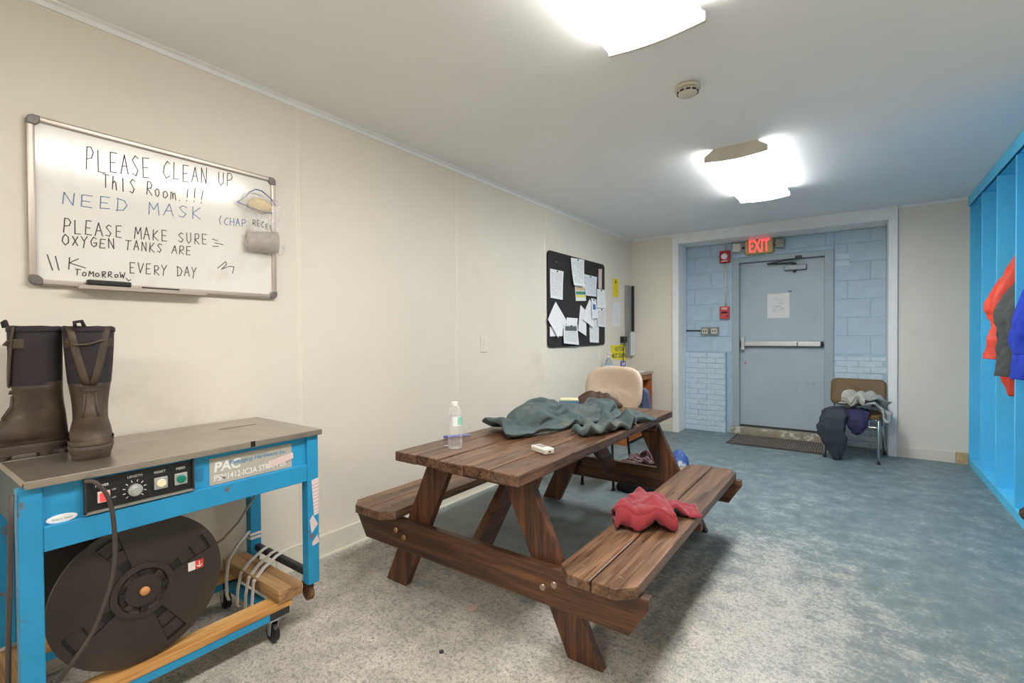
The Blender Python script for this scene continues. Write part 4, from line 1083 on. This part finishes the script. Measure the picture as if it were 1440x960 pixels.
# nameplate
npx = FX-.0115
npl = bx(npx-.0005, npx+.001, .737, 1.040, .694, .789).build('nameplate', mat['plate'], sm)
m = MB(); put_text(m, 'PAC', (npx+.0014, .752, .738), (0, 1, 0), (0, 0, 1), .088, .036, .03, shear=.12); m.build('lettering', mat['white'], npl)
m = MB(); put_text(m, 'PSM1412-IC3A STRAPPER', (npx+.0014, .752, .706), (0, 1, 0), (0, 0, 1), .265, .0225, .012); m.build('lettering', mat['white'], npl)
m = MB(); put_text(m, 'Packaging Hardware Inc.', (npx+.0022, .800, .751), (0, 1, 0), (0, 0, 1), .215, .021, .006, shear=.25); m.build('lettering', mat['cyan'], npl)
MB().sheet([(npx+.0025, .945, .736), (npx+.0025, 1.044, .752), (npx+.0025, 1.046, .728), (npx+.0025, .945, .708)], .0006, (1, 0, 0)).build('torn_sticker', print_mat('torn_sticker_print', (226, 206, 202), (200, 150, 150), 8, .7, .05), npl)
bx(npx, npx+.0012, .695, .718, .720, .764).build('warning_label', print_mat('warning_print', (40, 120, 168), (20, 50, 90), 6, .6, .05), sm)
rs = [[(npx+d, .350+.034*sc*math.cos(2*PI*k/28), .703+.012*sc*math.sin(2*PI*k/28)) for k in range(28)] for d, sc in ((0, 1), (.002, 1), (.0024, .9))]
ov = MB().rings(rs).build('oval_badge', mat['labelw'], sm)
m = MB(); put_text(m, 'Made in Taiwan', (npx+.0030, .328, .700), (0, 1, 0), (0, 0, 1), .044, .006, .0); m.build('lettering', mat['greybox'], ov)
# labels on the right front leg
for q in ([(1.118, .62), (1.149, .625), (1.149, .475), (1.128, .47)], [(1.108, .455), (1.122, .475), (1.145, .430), (1.116, .400)], [(1.118, .36), (1.142, .385), (1.150, .352), (1.120, .345)]):
    MB().sheet([(FX+.0004, *p) for p in q], .0008, (1, 0, 0)).build('torn_sticker', print_mat('leg_sticker', (222, 212, 210), (206, 130, 126), 10, .6, .05), sm)
# hanging casters of the raised legs
def caster(parent, x, y, ztop, r, mw, mf):
    w_ = MB().lathe([(r*.75, y-.011), (r, y-.009), (r, y+.009), (r*.75, y+.011)], (x, 0, 0), 20, 'y')
    w_.v = [Vector((v.x, v.y, v.z)) for v in w_.v]
    zc = ztop-.018-r
    for v in w_.v: v.z += zc
    f = bx(x-.022, x+.022, y-.022, y+.022, ztop-.006, ztop).build('caster', mf, parent, bevel=.002)
    w_.build('wheel', mw, f)
    for s in (-1, 1):
        MB().prism([(x-.016, ztop-.006), (x+.016, ztop-.006), (x+.008, zc-.008), (x-.008, zc-.008)], 'y', y+s*.0155-.0015, y+s*.0155+.0015).build('fork', mf, f)
    return f
caster(sm, FX-.045, 1.126, BOT, .032, mat['rust'], mat['rust'])
caster(sm, .06, 1.120, BOT, .032, mat['black'], mat['rust'])
# strap reel hanging between the legs
RY, RZ, RX = .553, .392, .49
rl = thing('strap_reel', (RX, RY, RZ-.235), 'large black plastic strap reel under the strapping machine', 'reel')
RR = .236
def disc(x, r0, r1, a0, a1, th, n):
    m = MB(); vs = []
    for i in range(n+1):
        a = a0+(a1-a0)*i/n
        for r in (r0, r1):
            for t in (0, th): vs.append((x+t, RY+r*math.cos(a), RZ+r*math.sin(a)))
    fs = []
    for i in range(n):
        o = i*4
        fs += [(o, o+4, o+6, o+2), (o+1, o+3, o+7, o+5), (o+2, o+6, o+7, o+3), (o, o+1, o+5, o+4)]
    m.add(vs, fs)
    if abs(a1-a0) < 2*PI-.01: m.f += [(0, 2, 3, 1), tuple(n*4+k for k in (0, 1, 3, 2))]
    return m
MB().lathe([(RR-.004, RX-.006), (RR, RX-.003), (RR, RX+.001)], (0, RY, RZ), 72, 'x').build('flange', mat['reel2'], rl)
MB().lathe([(RR-.004, RX-.24), (RR, RX-.237), (RR, RX-.232)], (0, RY, RZ), 72, 'x').build('flange', mat['reel'], rl)
MB().lathe([(.105, RX-.232), (.105, RX-.006)], (0, RY, RZ), 40, 'x').build('strap_coil', M_('wound_strap', (150, 146, 140), .5, var=.15, scale=60), rl)
base_a = math.radians(18)
for k in range(4):     # four broad arms with ribbed windows between them
    a0 = base_a+k*PI/2
    disc(RX+.001, .088, RR, a0+.30, a0+.5*PI-.0, .007, 14).build('arm_plate', mat['reel'], rl)
    for r in (.120, .165):
        disc(RX+.001, r, r+.038, a0+.012, a0+.288, .003, 6).build('window_rib', mat['reel'], rl)
    disc(RX+.001, RR-.022, RR, a0, a0+.30, .006, 6).build('rim_segment', mat['reel'], rl)
hb = MB().lathe([(.088, RX+.001), (.088, RX+.012), (.070, RX+.014), (.064, RX+.006), (.054, RX+.006), (.050, RX+.014), (.020, RX+.018)], (0, RY, RZ), 48, 'x').build('hub', mat['reel'], rl)
for k in range(8):
    a = 2*PI*k/8
    MB().obox((RX+.0105, RY+.058*math.cos(a), RZ+.058*math.sin(a)), (.006, 0, 0), (0, .008*math.cos(a), .008*math.sin(a)), (0, -.010*math.sin(a), .010*math.cos(a))).build('hub_tooth', mat['reel'] if k % 2 else mat['reel2'], hb)
MB().lathe([(.013, RX+.014), (.014, RX+.026), (.010, RX+.030)], (0, RY, RZ), 20, 'x').build('axle_cap', mat['bolt'], rl, smooth=True)
bx(RX+.0085, RX+.0093, RY+.130, RY+.152, RZ+.006, RZ+.036).build('white_sticker', print_mat('reel_sticker', (226, 214, 210), (190, 160, 160), 6, .5), rl)
stk = bx(RX+.0085, RX+.0093, RY+.152, RY+.178, RZ+.006, RZ+.036).build('red_sticker', mat['redl'], rl)
m = MB(); stroke(m, [(RY+.165, RZ+.031), (RY+.165, RZ+.011)], .003, RX+.0096); stroke(m, [(RY+.157, RZ+.018), (RY+.165, RZ+.011), (RY+.173, RZ+.018)], .003, RX+.0096); m.build('arrow', mat['white'], stk)
MB().tube([(RX-.12, RY, RZ), (RX-.28, RY, RZ), (.06, RY, RZ)], .012, 10).build('axle', mat['dgrey'], rl)

# ------------------------------------------------------------------ wheeled dolly under the machine
dy = thing('wheeled_dolly', (.31, .62, 0), 'low blue steel dolly with pine planks carrying the strapping machine', 'dolly')
for x0 in (.485, .075):
    bx(x0, x0+.040, .20, .955, .095, .125).build('rail', mat['mblue'], dy, bevel=.002)
    bx(x0, x0+.040, .955, 1.035, .095, .125).build('rail_end', mat['dgrey'], dy, bevel=.002)
    bx(x0-.035, x0+.043, .17, 1.045, .1255, .153).build('plank', mat['pine'], dy, bevel=.002)
for y in (.30, .985):
    bx(.115, .485, y-.02, y+.02, .095, .120).build('cross_rail', mat['mblue'], dy)
    for x in (.505, .095): caster(dy, x, y-.01, .0945, .0375, mat['black'], mat['alu'])
tag(MB().box(.045, .535, .985, 1.085, .1535, .2035).build('timber_beam', mat['pine_x'], bevel=.003), 'short pine timber lying across the dolly under the crossbar', 'timber')
tag(MB().box(.045, .535, .235, .320, .1535, .1590).build('timber_board', mat['pine_x'], bevel=.002), 'thin pine board across the near end of the dolly', 'timber')
# white straps around crossbar, timber and dolly
def ribbon(pts, wvec, th=.0012):
    m = MB(); w_ = Vector(wvec); P = [Vector(p) for p in pts]; rs = []
    for i, p in enumerate(P):
        d = (P[min(i+1, len(P)-1)]-P[max(i-1, 0)]).normalized(); n = d.cross(w_).normalized()*th
        rs.append([p-w_-n, p+w_-n, p+w_+n, p-w_+n])
    return m.rings(rs)
for k, x in enumerate((.215, .285, .330)):
    pts = [(x-.045, 1.150, .246), (x-.03, 1.10, .242), (x-.005, 1.03, .222), (x+.02, .978, .196), (x+.04, .955, .14), (x+.055, .945, .080), (x+.045, .96, .070)]
    if k == 2: pts = [(x-.045, 1.150, .246), (x-.03, 1.10, .242), (x-.005, 1.03, .222), (x+.02, .976, .194), (x+.06, .95, .14), (x+.09, .93, .080)]
    tag(ribbon(pts, (.010, .0, 0)).build('white_strap', mat['strapw']), ['leftmost white strap tied around the timber beam', 'middle white strap tied around the timber beam', 'rightmost white strap tied around the timber beam'][k], 'strap', 'white straps around the timber')
for z in (.268, .286):
    y0, y1, x0, x1 = 1.0925, 1.1475, .0325, .0825
    ribbon([(x1, y0, z), (x1, y1, z), (x0, y1, z), (x0, y0, z), (x1, y0, z)], (0, 0, .006)).build('leg_strap', mat['strapw'], sm)
tag(MB().tube([(.30, 1.085, .62), (.28, 1.02, .53), (.26, .96, .43), (.24, .905, .37), (.22, .87, .35)], .005, 8).build('grey_cable', M_('pale_grey_cable', (150, 140, 128), .5), smooth=True), 'thin grey cable hanging beneath the machine top', 'cable')
tag(ribbon([(.09, 1.085, .31), (.115, 1.02, .275), (.15, .965, .235), (.185, .94, .17), (.20, .935, .11), (.195, .945, .08)], (.006, .004, 0)).build('loose_strap', mat['strapw'], smooth=True), 'loose white strap end drooping left of the tied straps', 'strap')
tag(MB().tube([(.22, .868, .352), (.24, .842, .352)], [.012, .009], 8).build('cable_plug', mat['black']), 'small black plug at the end of the grey cable', 'plug')
# power cord hanging over the control panel and another by the near leg
cpts = [(.585, .392, MT-.026), (.600, .412, .800), (.605, .436, .760), (.604, .450, .70), (.602, .455, .60), (.600, .450, .52), (.600, .430, .44), (.598, .398, .36), (.59, .36, .30), (.56, .33, .24)]
sp = []
for i in range(len(cpts)-1):
    for k in range(4):
        p0, p1, p2, p3 = (Vector(cpts[max(0, min(len(cpts)-1, i+j))]) for j in (-1, 0, 1, 2)); t = k/4
        sp.append(.5*((2*p1)+(-p0+p2)*t+(2*p0-5*p1+4*p2-p3)*t*t+(-p0+3*p1-3*p2+p3)*t**3))
sp.append(Vector(cpts[-1]))
MB().tube(sp, .0062, 8).build('power_cord', mat['cable'], sm, smooth=True)
MB().tube([(.56, .248, MT-.03), (.553, .246, .70), (.550, .243, .55), (.535, .240, .42), (.52, .240, .30), (.50, .24, .20)], .006, 8).build('power_cord', mat['cable'], sm, smooth=True)

# ------------------------------------------------------------------ boots
def boot(loc, rotz, label, mirror=1, logo=False, group='pair of muddy rubber boots'):
    t = thing('rubber_boot', loc, label, 'boot', rotz, group)
    n = 40
    def ring(z, xb, xf, wb_, wf, p=2.3):
        out = []
        for k in range(n):
            a = 2*PI*k/n; c, s = math.cos(a), math.sin(a)
            cx_ = (xb+xf)/2; ax = (xf-xb)/2
            u = abs(c)**(2/p)*(1 if c > 0 else -1); v = abs(s)**(2/p)*(1 if s > 0 else -1)
            fr = (u+1)/2; wv = wb_+(wf-wb_)*fr - .010*math.exp(-((fr-.42)/.2)**2)*(1 if z < .06 else 0)
            q = Vector((cx_+ax*u, wv*v*mirror, z))
            d = nz(q+Vector(loc), 28, 2.0)*.0016
            out.append(Vector((q.x*1.0, q.y*1.14, q.z*1.0))*(1+d*4))
        return out
    # sole with heel block
    so = MB().rings([ring(.012, -.078, .188, .037, .055), ring(.034, -.084, .198, .041, .062), ring(.044, -.084, .197, .041, .061)]).build('sole', mat['sole'], t, local=True, smooth=False)
    MB().rings([ring(.0, -.078, .000, .036, .038, 3), ring(.014, -.080, .006, .038, .040, 3)]).build('heel', mat['sole'], t, local=True)
    MB().rings([ring(.0, .060, .176, .044, .046, 2.6), ring(.014, .050, .184, .044, .048, 2.6)]).build('fore_tread', mat['sole'], t, local=True)
    # rubber foot and lower shaft
    lv = [(.042, -.080, .190, .038, .056), (.058, -.080, .190, .038, .057), (.072, -.079, .186, .038, .056), (.086, -.078, .172, .038, .053), (.098, -.077, .146, .039, .048),
          (.110, -.076, .108, .040, .042), (.124, -.075, .082, .041, .041), (.142, -.073, .066, .042, .041), (.165, -.070, .058, .043, .042), (.19, -.068, .055, .045, .044), (.22, -.067, .055, .048, .048), (.245, -.068, .058, .051, .051)]
    MB().rings([ring(*l, p=2.1) for l in lv]).build('rubber_upper', mat['rubber'], t, local=True, smooth=True)
    MB().rings([ring(.046, -.084, .197, .042, .060), ring(.052, -.085, .198, .042, .061), ring(.060, -.084, .195, .041, .060)], cap=False).build('foxing_band', mat['rubber'], t, local=True, smooth=True)
    sh = [(.235, -.067, .058, .0505, .0505), (.30, -.068, .062, .055, .055), (.36, -.069, .064, .058, .058), (.425, -.068, .064, .060, .060)]
    shaft = MB().rings([ring(*l, p=2.05) for l in sh] + [ring(.424, -.062, .058, .054, .054, 2.05), ring(.30, -.060, .054, .047, .047, 2.05)], cap=False).build('neoprene_shaft', mat['neo'], t, local=True, smooth=True)
    MB().rings([ring(.412, -.0705, .0665, .0625, .0625, 2.05), ring(.426, -.0705, .0665, .0625, .0625, 2.05), ring(.430, -.066, .062, .058, .058, 2.05)], cap=False).build('rim_binding', mat['neo'], t, local=True, smooth=True)
    # rubber V strips up the front, strap across, pull loop
    for s in (-1, 1):
        pts = []
        for k in range(7):
            u = k/6; z = .232+.195*u; a = s*(.12+.62*u**.8); r = .058+.008*u
            pts.append((-.004+(r+.008)*math.cos(a), (r+.004)*math.sin(a), z))
        MB().tube(pts, [.011, .012, .012, .012, .012, .011, .010], 8, flat=.35).build('front_strip', mat['rubber'], t, local=True, smooth=True)
        MB().obox((.040, s*.050, .372), (.014, s*-.010, 0), (.003, s*.004, 0), (0, 0, .016)).build('buckle', mat['rubber'], t, local=True, bevel=.004)
    MB().tube([(.040, -.056, .378), (.059, -.030, .366), (.067, 0, .368), (.060, .030, .380), (.042, .056, .384)], .008, 8, flat=.35).build('strap', M_('boot_strap', (98, 86, 74), .7), t, local=True, smooth=True)
    MB().tube([(.067, -.034, .425), (.070, -.036, .442), (.066, -.018, .446), (.062, -.012, .428)], .006, 8).build('pull_loop', mat['neo'], t, local=True, smooth=True)
    MB().tube([(.0535, -.020, .216), (.0575, 0, .208), (.0535, .020, .216)], .006, 8, flat=.4).build('instep_patch', mat['sole'], t, local=True, smooth=True)
    for s in (-1, 1):
        MB().tube([(.0545, s*.014, .20), (.0575, s*.016, .165), (.078, s*.022, .126)], .003, 6).build('instep_rib', mat['sole'], t, local=True, smooth=True)
    if logo:
        MB().add([(-.016, .0585, .345), (.0, .0605, .315), (.016, .0585, .345), (.0, .0605, .378)], [(0, 1, 2, 3)]).build('logo_patch', mat['logo'], t, local=True)
    return t
boot((.235, .487, MT+.0015), math.atan2(-.215, .976), 'muddy rubber boot on machine top with toe towards the viewer')
boot((.165, .362, MT+.0015), math.radians(-95), 'muddy rubber boot on machine top cut off by the left edge', logo=True)

# ================================================================== BEIGE CHAIR AND THE PILE BEHIND THE TABLE
bc = thing('upholstered_chair', (.67, 3.7, 0), 'beige upholstered chair with rounded back behind the picnic table', 'chair')
rs = []
n = 44
for (d, sc) in ((0, .93), (.008, 1.0), (.036, 1.0), (.050, .96), (.056, .85)):
    ring = []
    for k in range(n):
        a = 2*PI*k/n; c, s_ = math.cos(a), math.sin(a)
        px_ = .262*abs(c)**(2/3.4)*(1 if c > 0 else -1)*sc*(1-.10*max(0, s_)**2); pz_ = .195*abs(s_)**(2/3.4)*(1 if s_ > 0 else -1)*sc
        bow = .05*(px_/.26)**2
        ring.append((.668+px_, 3.985-d-bow+.10*(pz_/.2)*.35, .742+pz_))
    rs.append(ring)
# cushioned face: inner rings that swell at the rim and hollow in the middle
for sc in (.7, .5, .3, .12):
    ring = []
    for k in range(n):
        a = 2*PI*k/n; c, s_ = math.cos(a), math.sin(a)
        px_ = .262*abs(c)**(2/(2.2+1.2*sc))*(1 if c > 0 else -1)*sc; pz_ = .195*abs(s_)**(2/(2.2+1.2*sc))*(1 if s_ > 0 else -1)*sc
        bow = .05*(px_/.26)**2
        ring.append((.668+px_, 3.985-.058+(.018*(1-sc) if pz_ > -.02 else -.010*(1-sc))-bow+.035*(pz_/.2), .742+pz_))
    rs.append(ring)
MB().rings(rs).build('backrest', mat['beige'], bc, smooth=True)
MB().prism([(.43, 3.47), (.46, 3.44), (.88, 3.44), (.91, 3.47), (.91, 3.90), (.43, 3.90)], 'z', .40, .46).build('seat', mat['beige'], bc, bevel=.02, segs=3)
for x0, x1 in ((.50, .48), (.84, .86)):
    MB().tube([(x0, 3.80, .40), (x1, 3.96, .50), (x1, 4.012, .62), (x1, 4.022, .78)], .011, 8).build('back_support', mat['black'], bc, smooth=True)
for (x0, y0, x1, y1) in ((.60, 3.50, .588, 3.475), (.84, 3.50, .86, 3.475), (.55, 3.85, .53, 3.90), (.82, 3.85, .84, 3.90)):
    l = MB().tube([(x0, y0, .40), (x1, y1, .012)], .011, 8).build('leg', mat['black'], bc, smooth=True)
    MB().lathe([(.014, 0.0), (.016, .004), (.014, .02)], (x1, y1, 0), 10).build('foot_cap', mat['black'], l)
m = MB(); drape(m, [(.86, 4.075, .74), (.872, 4.085, .70), (.880, 4.09, .60), (.885, 4.09, .48), (.885, 4.09, .40)], [(.028, .02, .2), (.055, .032, .2), (.062, .036, .2), (.066, .036, .2), (.060, .03, .2)], seed=3.1, amp=.3)
tag(m.build('slate_jacket', mat['jean'], smooth=True), 'slate blue jacket hanging behind the beige chair right side', 'jacket')
m = MB(); heap(m, [(.86,3.52),(.95,3.47),(1.08,3.50),(1.22,3.56),(1.26,3.72),(1.18,3.86),(1.0,3.88),(.88,3.78)], .0, .165, peaks=[(1.05, 3.66, .12, .1)], creases=[(.9,3.55,1.1,3.8,.03,.03)], seed=6.6, rough=.3, scale=9)
tag(m.build('navy_bag', mat['navyd'], smooth=True), 'dark navy cloth bag on floor behind the picnic table', 'bag')
gv, gf = garment(tshirt, 30, 26); V = []; Rs = []
for (u, v, sd) in gv:
    a, b = (u-.5)*.70, (v-.5)*.55; Rs.append((a, b, sd*.003))
    V.append((1.03+a*.55, 3.67+b*.62, .30+.035*math.sin(a*24+b*6)+.02*math.sin(b*22)+sd*.006+.03*math.exp(-(a*a+b*b)/.02)))
vs, fs = settle(V, Rs, gf, [(.92, 1.18, 3.53, 3.84, 0, .215)], frames=20, bend=.3)
cloth_obj('plaid_shirt', vs, fs, mat['plaid'], 'dark red plaid shirt piled on the navy bag', 'shirt')
m = MB(); heap(m, [(.99,4.42),(1.06,4.38),(1.14,4.42),(1.15,4.52),(1.07,4.58),(.99,4.53)], 0, .115, seed=2.2, rough=.45, scale=16, nr=20, na=80)
tag(m.build('plastic_bag', mat['bagb'], smooth=True), 'blue and white plastic bag on floor beyond the table', 'bag')
m = MB(); heap(m, [(1.10,4.28),(1.18,4.24),(1.24,4.30),(1.20,4.36),(1.12,4.35)], 0, .03, seed=4.2, rough=.4, scale=20, nr=14, na=60)
tag(m.build('tan_rag', mat['tan'], smooth=True), 'small tan rag on floor beside the blue plastic bag', 'rag')

# ================================================================== DOOR MAT AND BROWN CHAIR
def ribmat():
    t = NT('ribbed_mat'); co = t.n('ShaderNodeTexCoord').outputs['Object']
    wv = t.n('ShaderNodeTexWave', wave_type='BANDS', bands_direction='X'); wv.inputs['Scale'].default_value = 14; t.l(co, wv.inputs[0])
    c = t.ramp(wv.outputs['Fac'], [(.3, lin((70, 62, 56))), (.7, lin((112, 102, 92)))])
    c = t.mix(t.ramp(t.noise(co, 9, 8), [(.5, (0, 0, 0)), (.75, (.6, .6, .6))]), c, lin((118, 114, 106)))
    t.l(c, t.b.inputs['Base Color']); t.b.inputs['Roughness'].default_value = .9; t.bump(wv.outputs['Fac'], .6, .003); return t.m
dm = thing('door_mat', (1.685, 5.97, 0), 'dark ribbed rubber mat in front of the grey door', 'mat')
bx(1.225, 2.150, 5.690, 6.244, .0005, .008).build('border', mat['matd'], dm, bevel=.003)
bx(1.250, 2.125, 5.715, 6.222, .008, .013).build('ribbed_field', ribmat(), dm)

RC = -math.radians(7)
ch = thing('stacking_chair', (2.385, 5.80, 0), 'brown vinyl stacking chair with chrome legs heaped with clothes', 'chair', RC)
mb = MB()
def rrect(w, h, r, n=6):
    out = []
    for (cx_, cy_, a0) in ((w-r, h-r, 0), (-w+r, h-r, .5*PI), (-w+r, -h+r, PI), (w-r, -h+r, 1.5*PI)):
        for k in range(n+1): out.append((cx_+r*math.cos(a0+k*.5*PI/n), cy_+r*math.sin(a0+k*.5*PI/n)))
    return out
prof = rrect(.232, .135, .055)
rs = [[(p[0]*s_, .245+d-.03*(p[0]/.23)**2+p[1]*.16, .612+p[1]*s_) for p in prof] for d, s_ in ((.018, .96), (.014, 1), (-.004, 1), (-.012, .95))]
MB().rings(rs).build('backrest', mat['ochre'], ch, local=True, smooth=False, bevel=.003)
rs = [[(p[0]*s_, p[1]*s_, z) for p in rrect(.225, .215, .06)] for z, s_ in ((.405, .95), (.412, 1), (.435, 1), (.445, .95))]
MB().rings(rs).build('seat', mat['ochre'], ch, local=True)
for s_ in (-1, 1):
    MB().tube([(s_*.212, -.235, .008), (s_*.212, -.235, .385), (s_*.210, -.225, .398), (s_*.205, -.19, .400), (s_*.205, .18, .400), (s_*.205, .235, .42), (s_*.208, .252, .50), (s_*.210, .285, .68)], .0105, 8).build('side_frame', mat['chrome'], ch, local=True, smooth=True)
    MB().tube([(s_*.205, .16, .395), (s_*.212, .24, .008)], .0105, 8).build('leg', mat['chrome'], ch, local=True, smooth=True)
    for yy in (-.235, .24): MB().lathe([(.013, 0), (.015, .004), (.013, .02)], (s_*.212, yy, 0), 10).build('foot_cap', mat['black'], ch, local=True)
MB().tube([(-.21, -.20, .398), (.21, -.20, .398)], .010, 8).build('cross_tube', mat['chrome'], ch, local=True, smooth=True)
MB().tube([(.135, -.232, .398), (.135, -.234, .345), (.142, -.235, .338), (.205, -.235, .338), (.212, -.235, .345)], .0085, 8).build('link_bar', mat['chrome'], ch, local=True, smooth=True)
CM = ORI[ch.name]
SEAT = (-.225, .225, -.215, .215, .400, .447)
# charcoal coat hanging over the left front edge down to the floor
m = MB()
drape(m, [(-.135, .02, .468), (-.130, -.12, .472), (-.130, -.245, .462), (-.128, -.295, .40), (-.130, -.305, .30), (-.118, -.302, .18), (-.105, -.295, .08), (-.098, -.290, .012)],
      [(.060, .016, 0), (.085, .020, 0), (.098, .024, 0), (.105, .032, 0), (.112, .036, 0), (.088, .034, 0), (.055, .028, 0), (.034, .022, 0)], seed=1.4, amp=.30, scale=11, n=56)
cb_ = MB(); drape(cb_, [(-.102, -.291, .050), (-.098, -.290, .008)], [(.040, .028, 0), (.036, .024, 0)], seed=2, amp=.05)
ct = thing('charcoal_coat', CM @ Vector((-.13, -.27, .005)), 'charcoal coat hanging from brown chair down to the floor', 'coat')
m.xf(CM).build('body', mat['coatd'], ct, smooth=True); cb_.xf(CM).build('cuff', mat['black'], ct, smooth=True)
# navy shirt hanging over the front edge
m = MB()
drape(m, [(.045, .02, .466), (.045, -.12, .470), (.046, -.228, .462), (.047, -.262, .40), (.047, -.268, .34), (.052, -.266, .285), (.060, -.262, .262)],
      [(.060, .014, 0), (.072, .018, 0), (.076, .022, 0), (.078, .030, 0), (.070, .032, 0), (.046, .026, 0), (.020, .014, 0)], seed=5.1, amp=.34, scale=15, n=56, folds=6)
tag(m.xf(CM).build('navy_shirt', mat['navy'], smooth=True), 'navy shirt hanging over the middle of the brown chair seat', 'shirt')
# grey hoodie heaped on top
gv, gf = garment(tshirt, 44, 38); V = []; Rs = []
for (u, v, sd) in gv:
    a, b = (u-.5)*1.15, (v-.5)*1.10; Rs.append((a, b, sd*.004))
    f = b+.04
    if f < 0: yy = -f*.9; lay = .06+.02*min(1, -f*6)
    else: yy = f*.8; lay = 0
    x_ = a*.42; y_ = yy*.74-.17
    z = lay+.032*math.sin(a*21+1.2*math.sin(b*8))+.016*math.sin(b*20+a*9)+.012*nz((a, b, 0), 8, 5)
    ang = -.25
    V.append((.085+x_*math.cos(ang)-y_*math.sin(ang), -.045+x_*math.sin(ang)+y_*math.cos(ang), .575+z+sd*.008))
vs, fs = settle(V, Rs, gf, [SEAT, (-.20, .11, -.255, .06, .40, .492), (.0, .17, -.14, .10, .40, .535), (-.24, .24, .225, .30, .40, .74)], frames=22, bend=.5, self_d=.006, puff=1.5)
cloth_obj('grey_hoodie', [CM @ v for v in vs], fs, mat['hood'], 'light grey fleece hoodie heaped on the brown chair', 'hoodie')

# ================================================================== COATS IN THE LOCKERS
def hung(name, material, yc, half, prof, label, seed, cat='jacket'):
    m = MB(); path = []; rads = []
    for z, xl in prof:
        path.append(((xl+3.50)/2, yc, z)); rads.append(((3.50-xl)/2, half*(.35 if z == prof[0][0] else 1), 0))
    drape(m, path, rads, seed=seed, amp=.13, scale=12, n=64, folds=7)
    return tag(m.build(name, material, smooth=True), label, cat)
hung('rain_jacket', mat['orange'], 4.765, .075, [(1.74,3.30),(1.60,3.235),(1.50,3.19),(1.40,3.145),(1.36,3.155),(1.28,3.185),(1.18,3.175),(1.08,3.15),(1.01,3.135)], 'orange rain jacket hanging in the lockers', 1.0)
hung('rain_trousers', mat['orange'], 4.905, .028, [(1.66,3.36),(1.40,3.32),(1.0,3.235),(.90,3.255),(.77,3.30)], 'orange rain trousers hanging behind the grey jacket', 2.0, 'trousers')
hung('work_jacket', mat['gcoat'], 4.56, .082, [(1.56,3.29),(1.50,3.25),(1.40,3.195),(1.31,3.15),(1.24,3.17),(1.16,3.195),(1.08,3.175),(1.0,3.165),(.925,3.17)], 'dark grey work jacket between orange and blue jackets', 3.0)
hung('fleece_jacket', mat['bcoat'], 4.20, .13, [(1.56,3.31),(1.49,3.255),(1.40,3.215),(1.30,3.178),(1.18,3.17),(1.08,3.185),(1.0,3.178),(.93,3.18)], 'royal blue fleece jacket at the right picture edge', 4.0)

boot((3.405, 4.16, .0715), PI, 'dark boot standing in the lockers below the blue fleece', group=None)
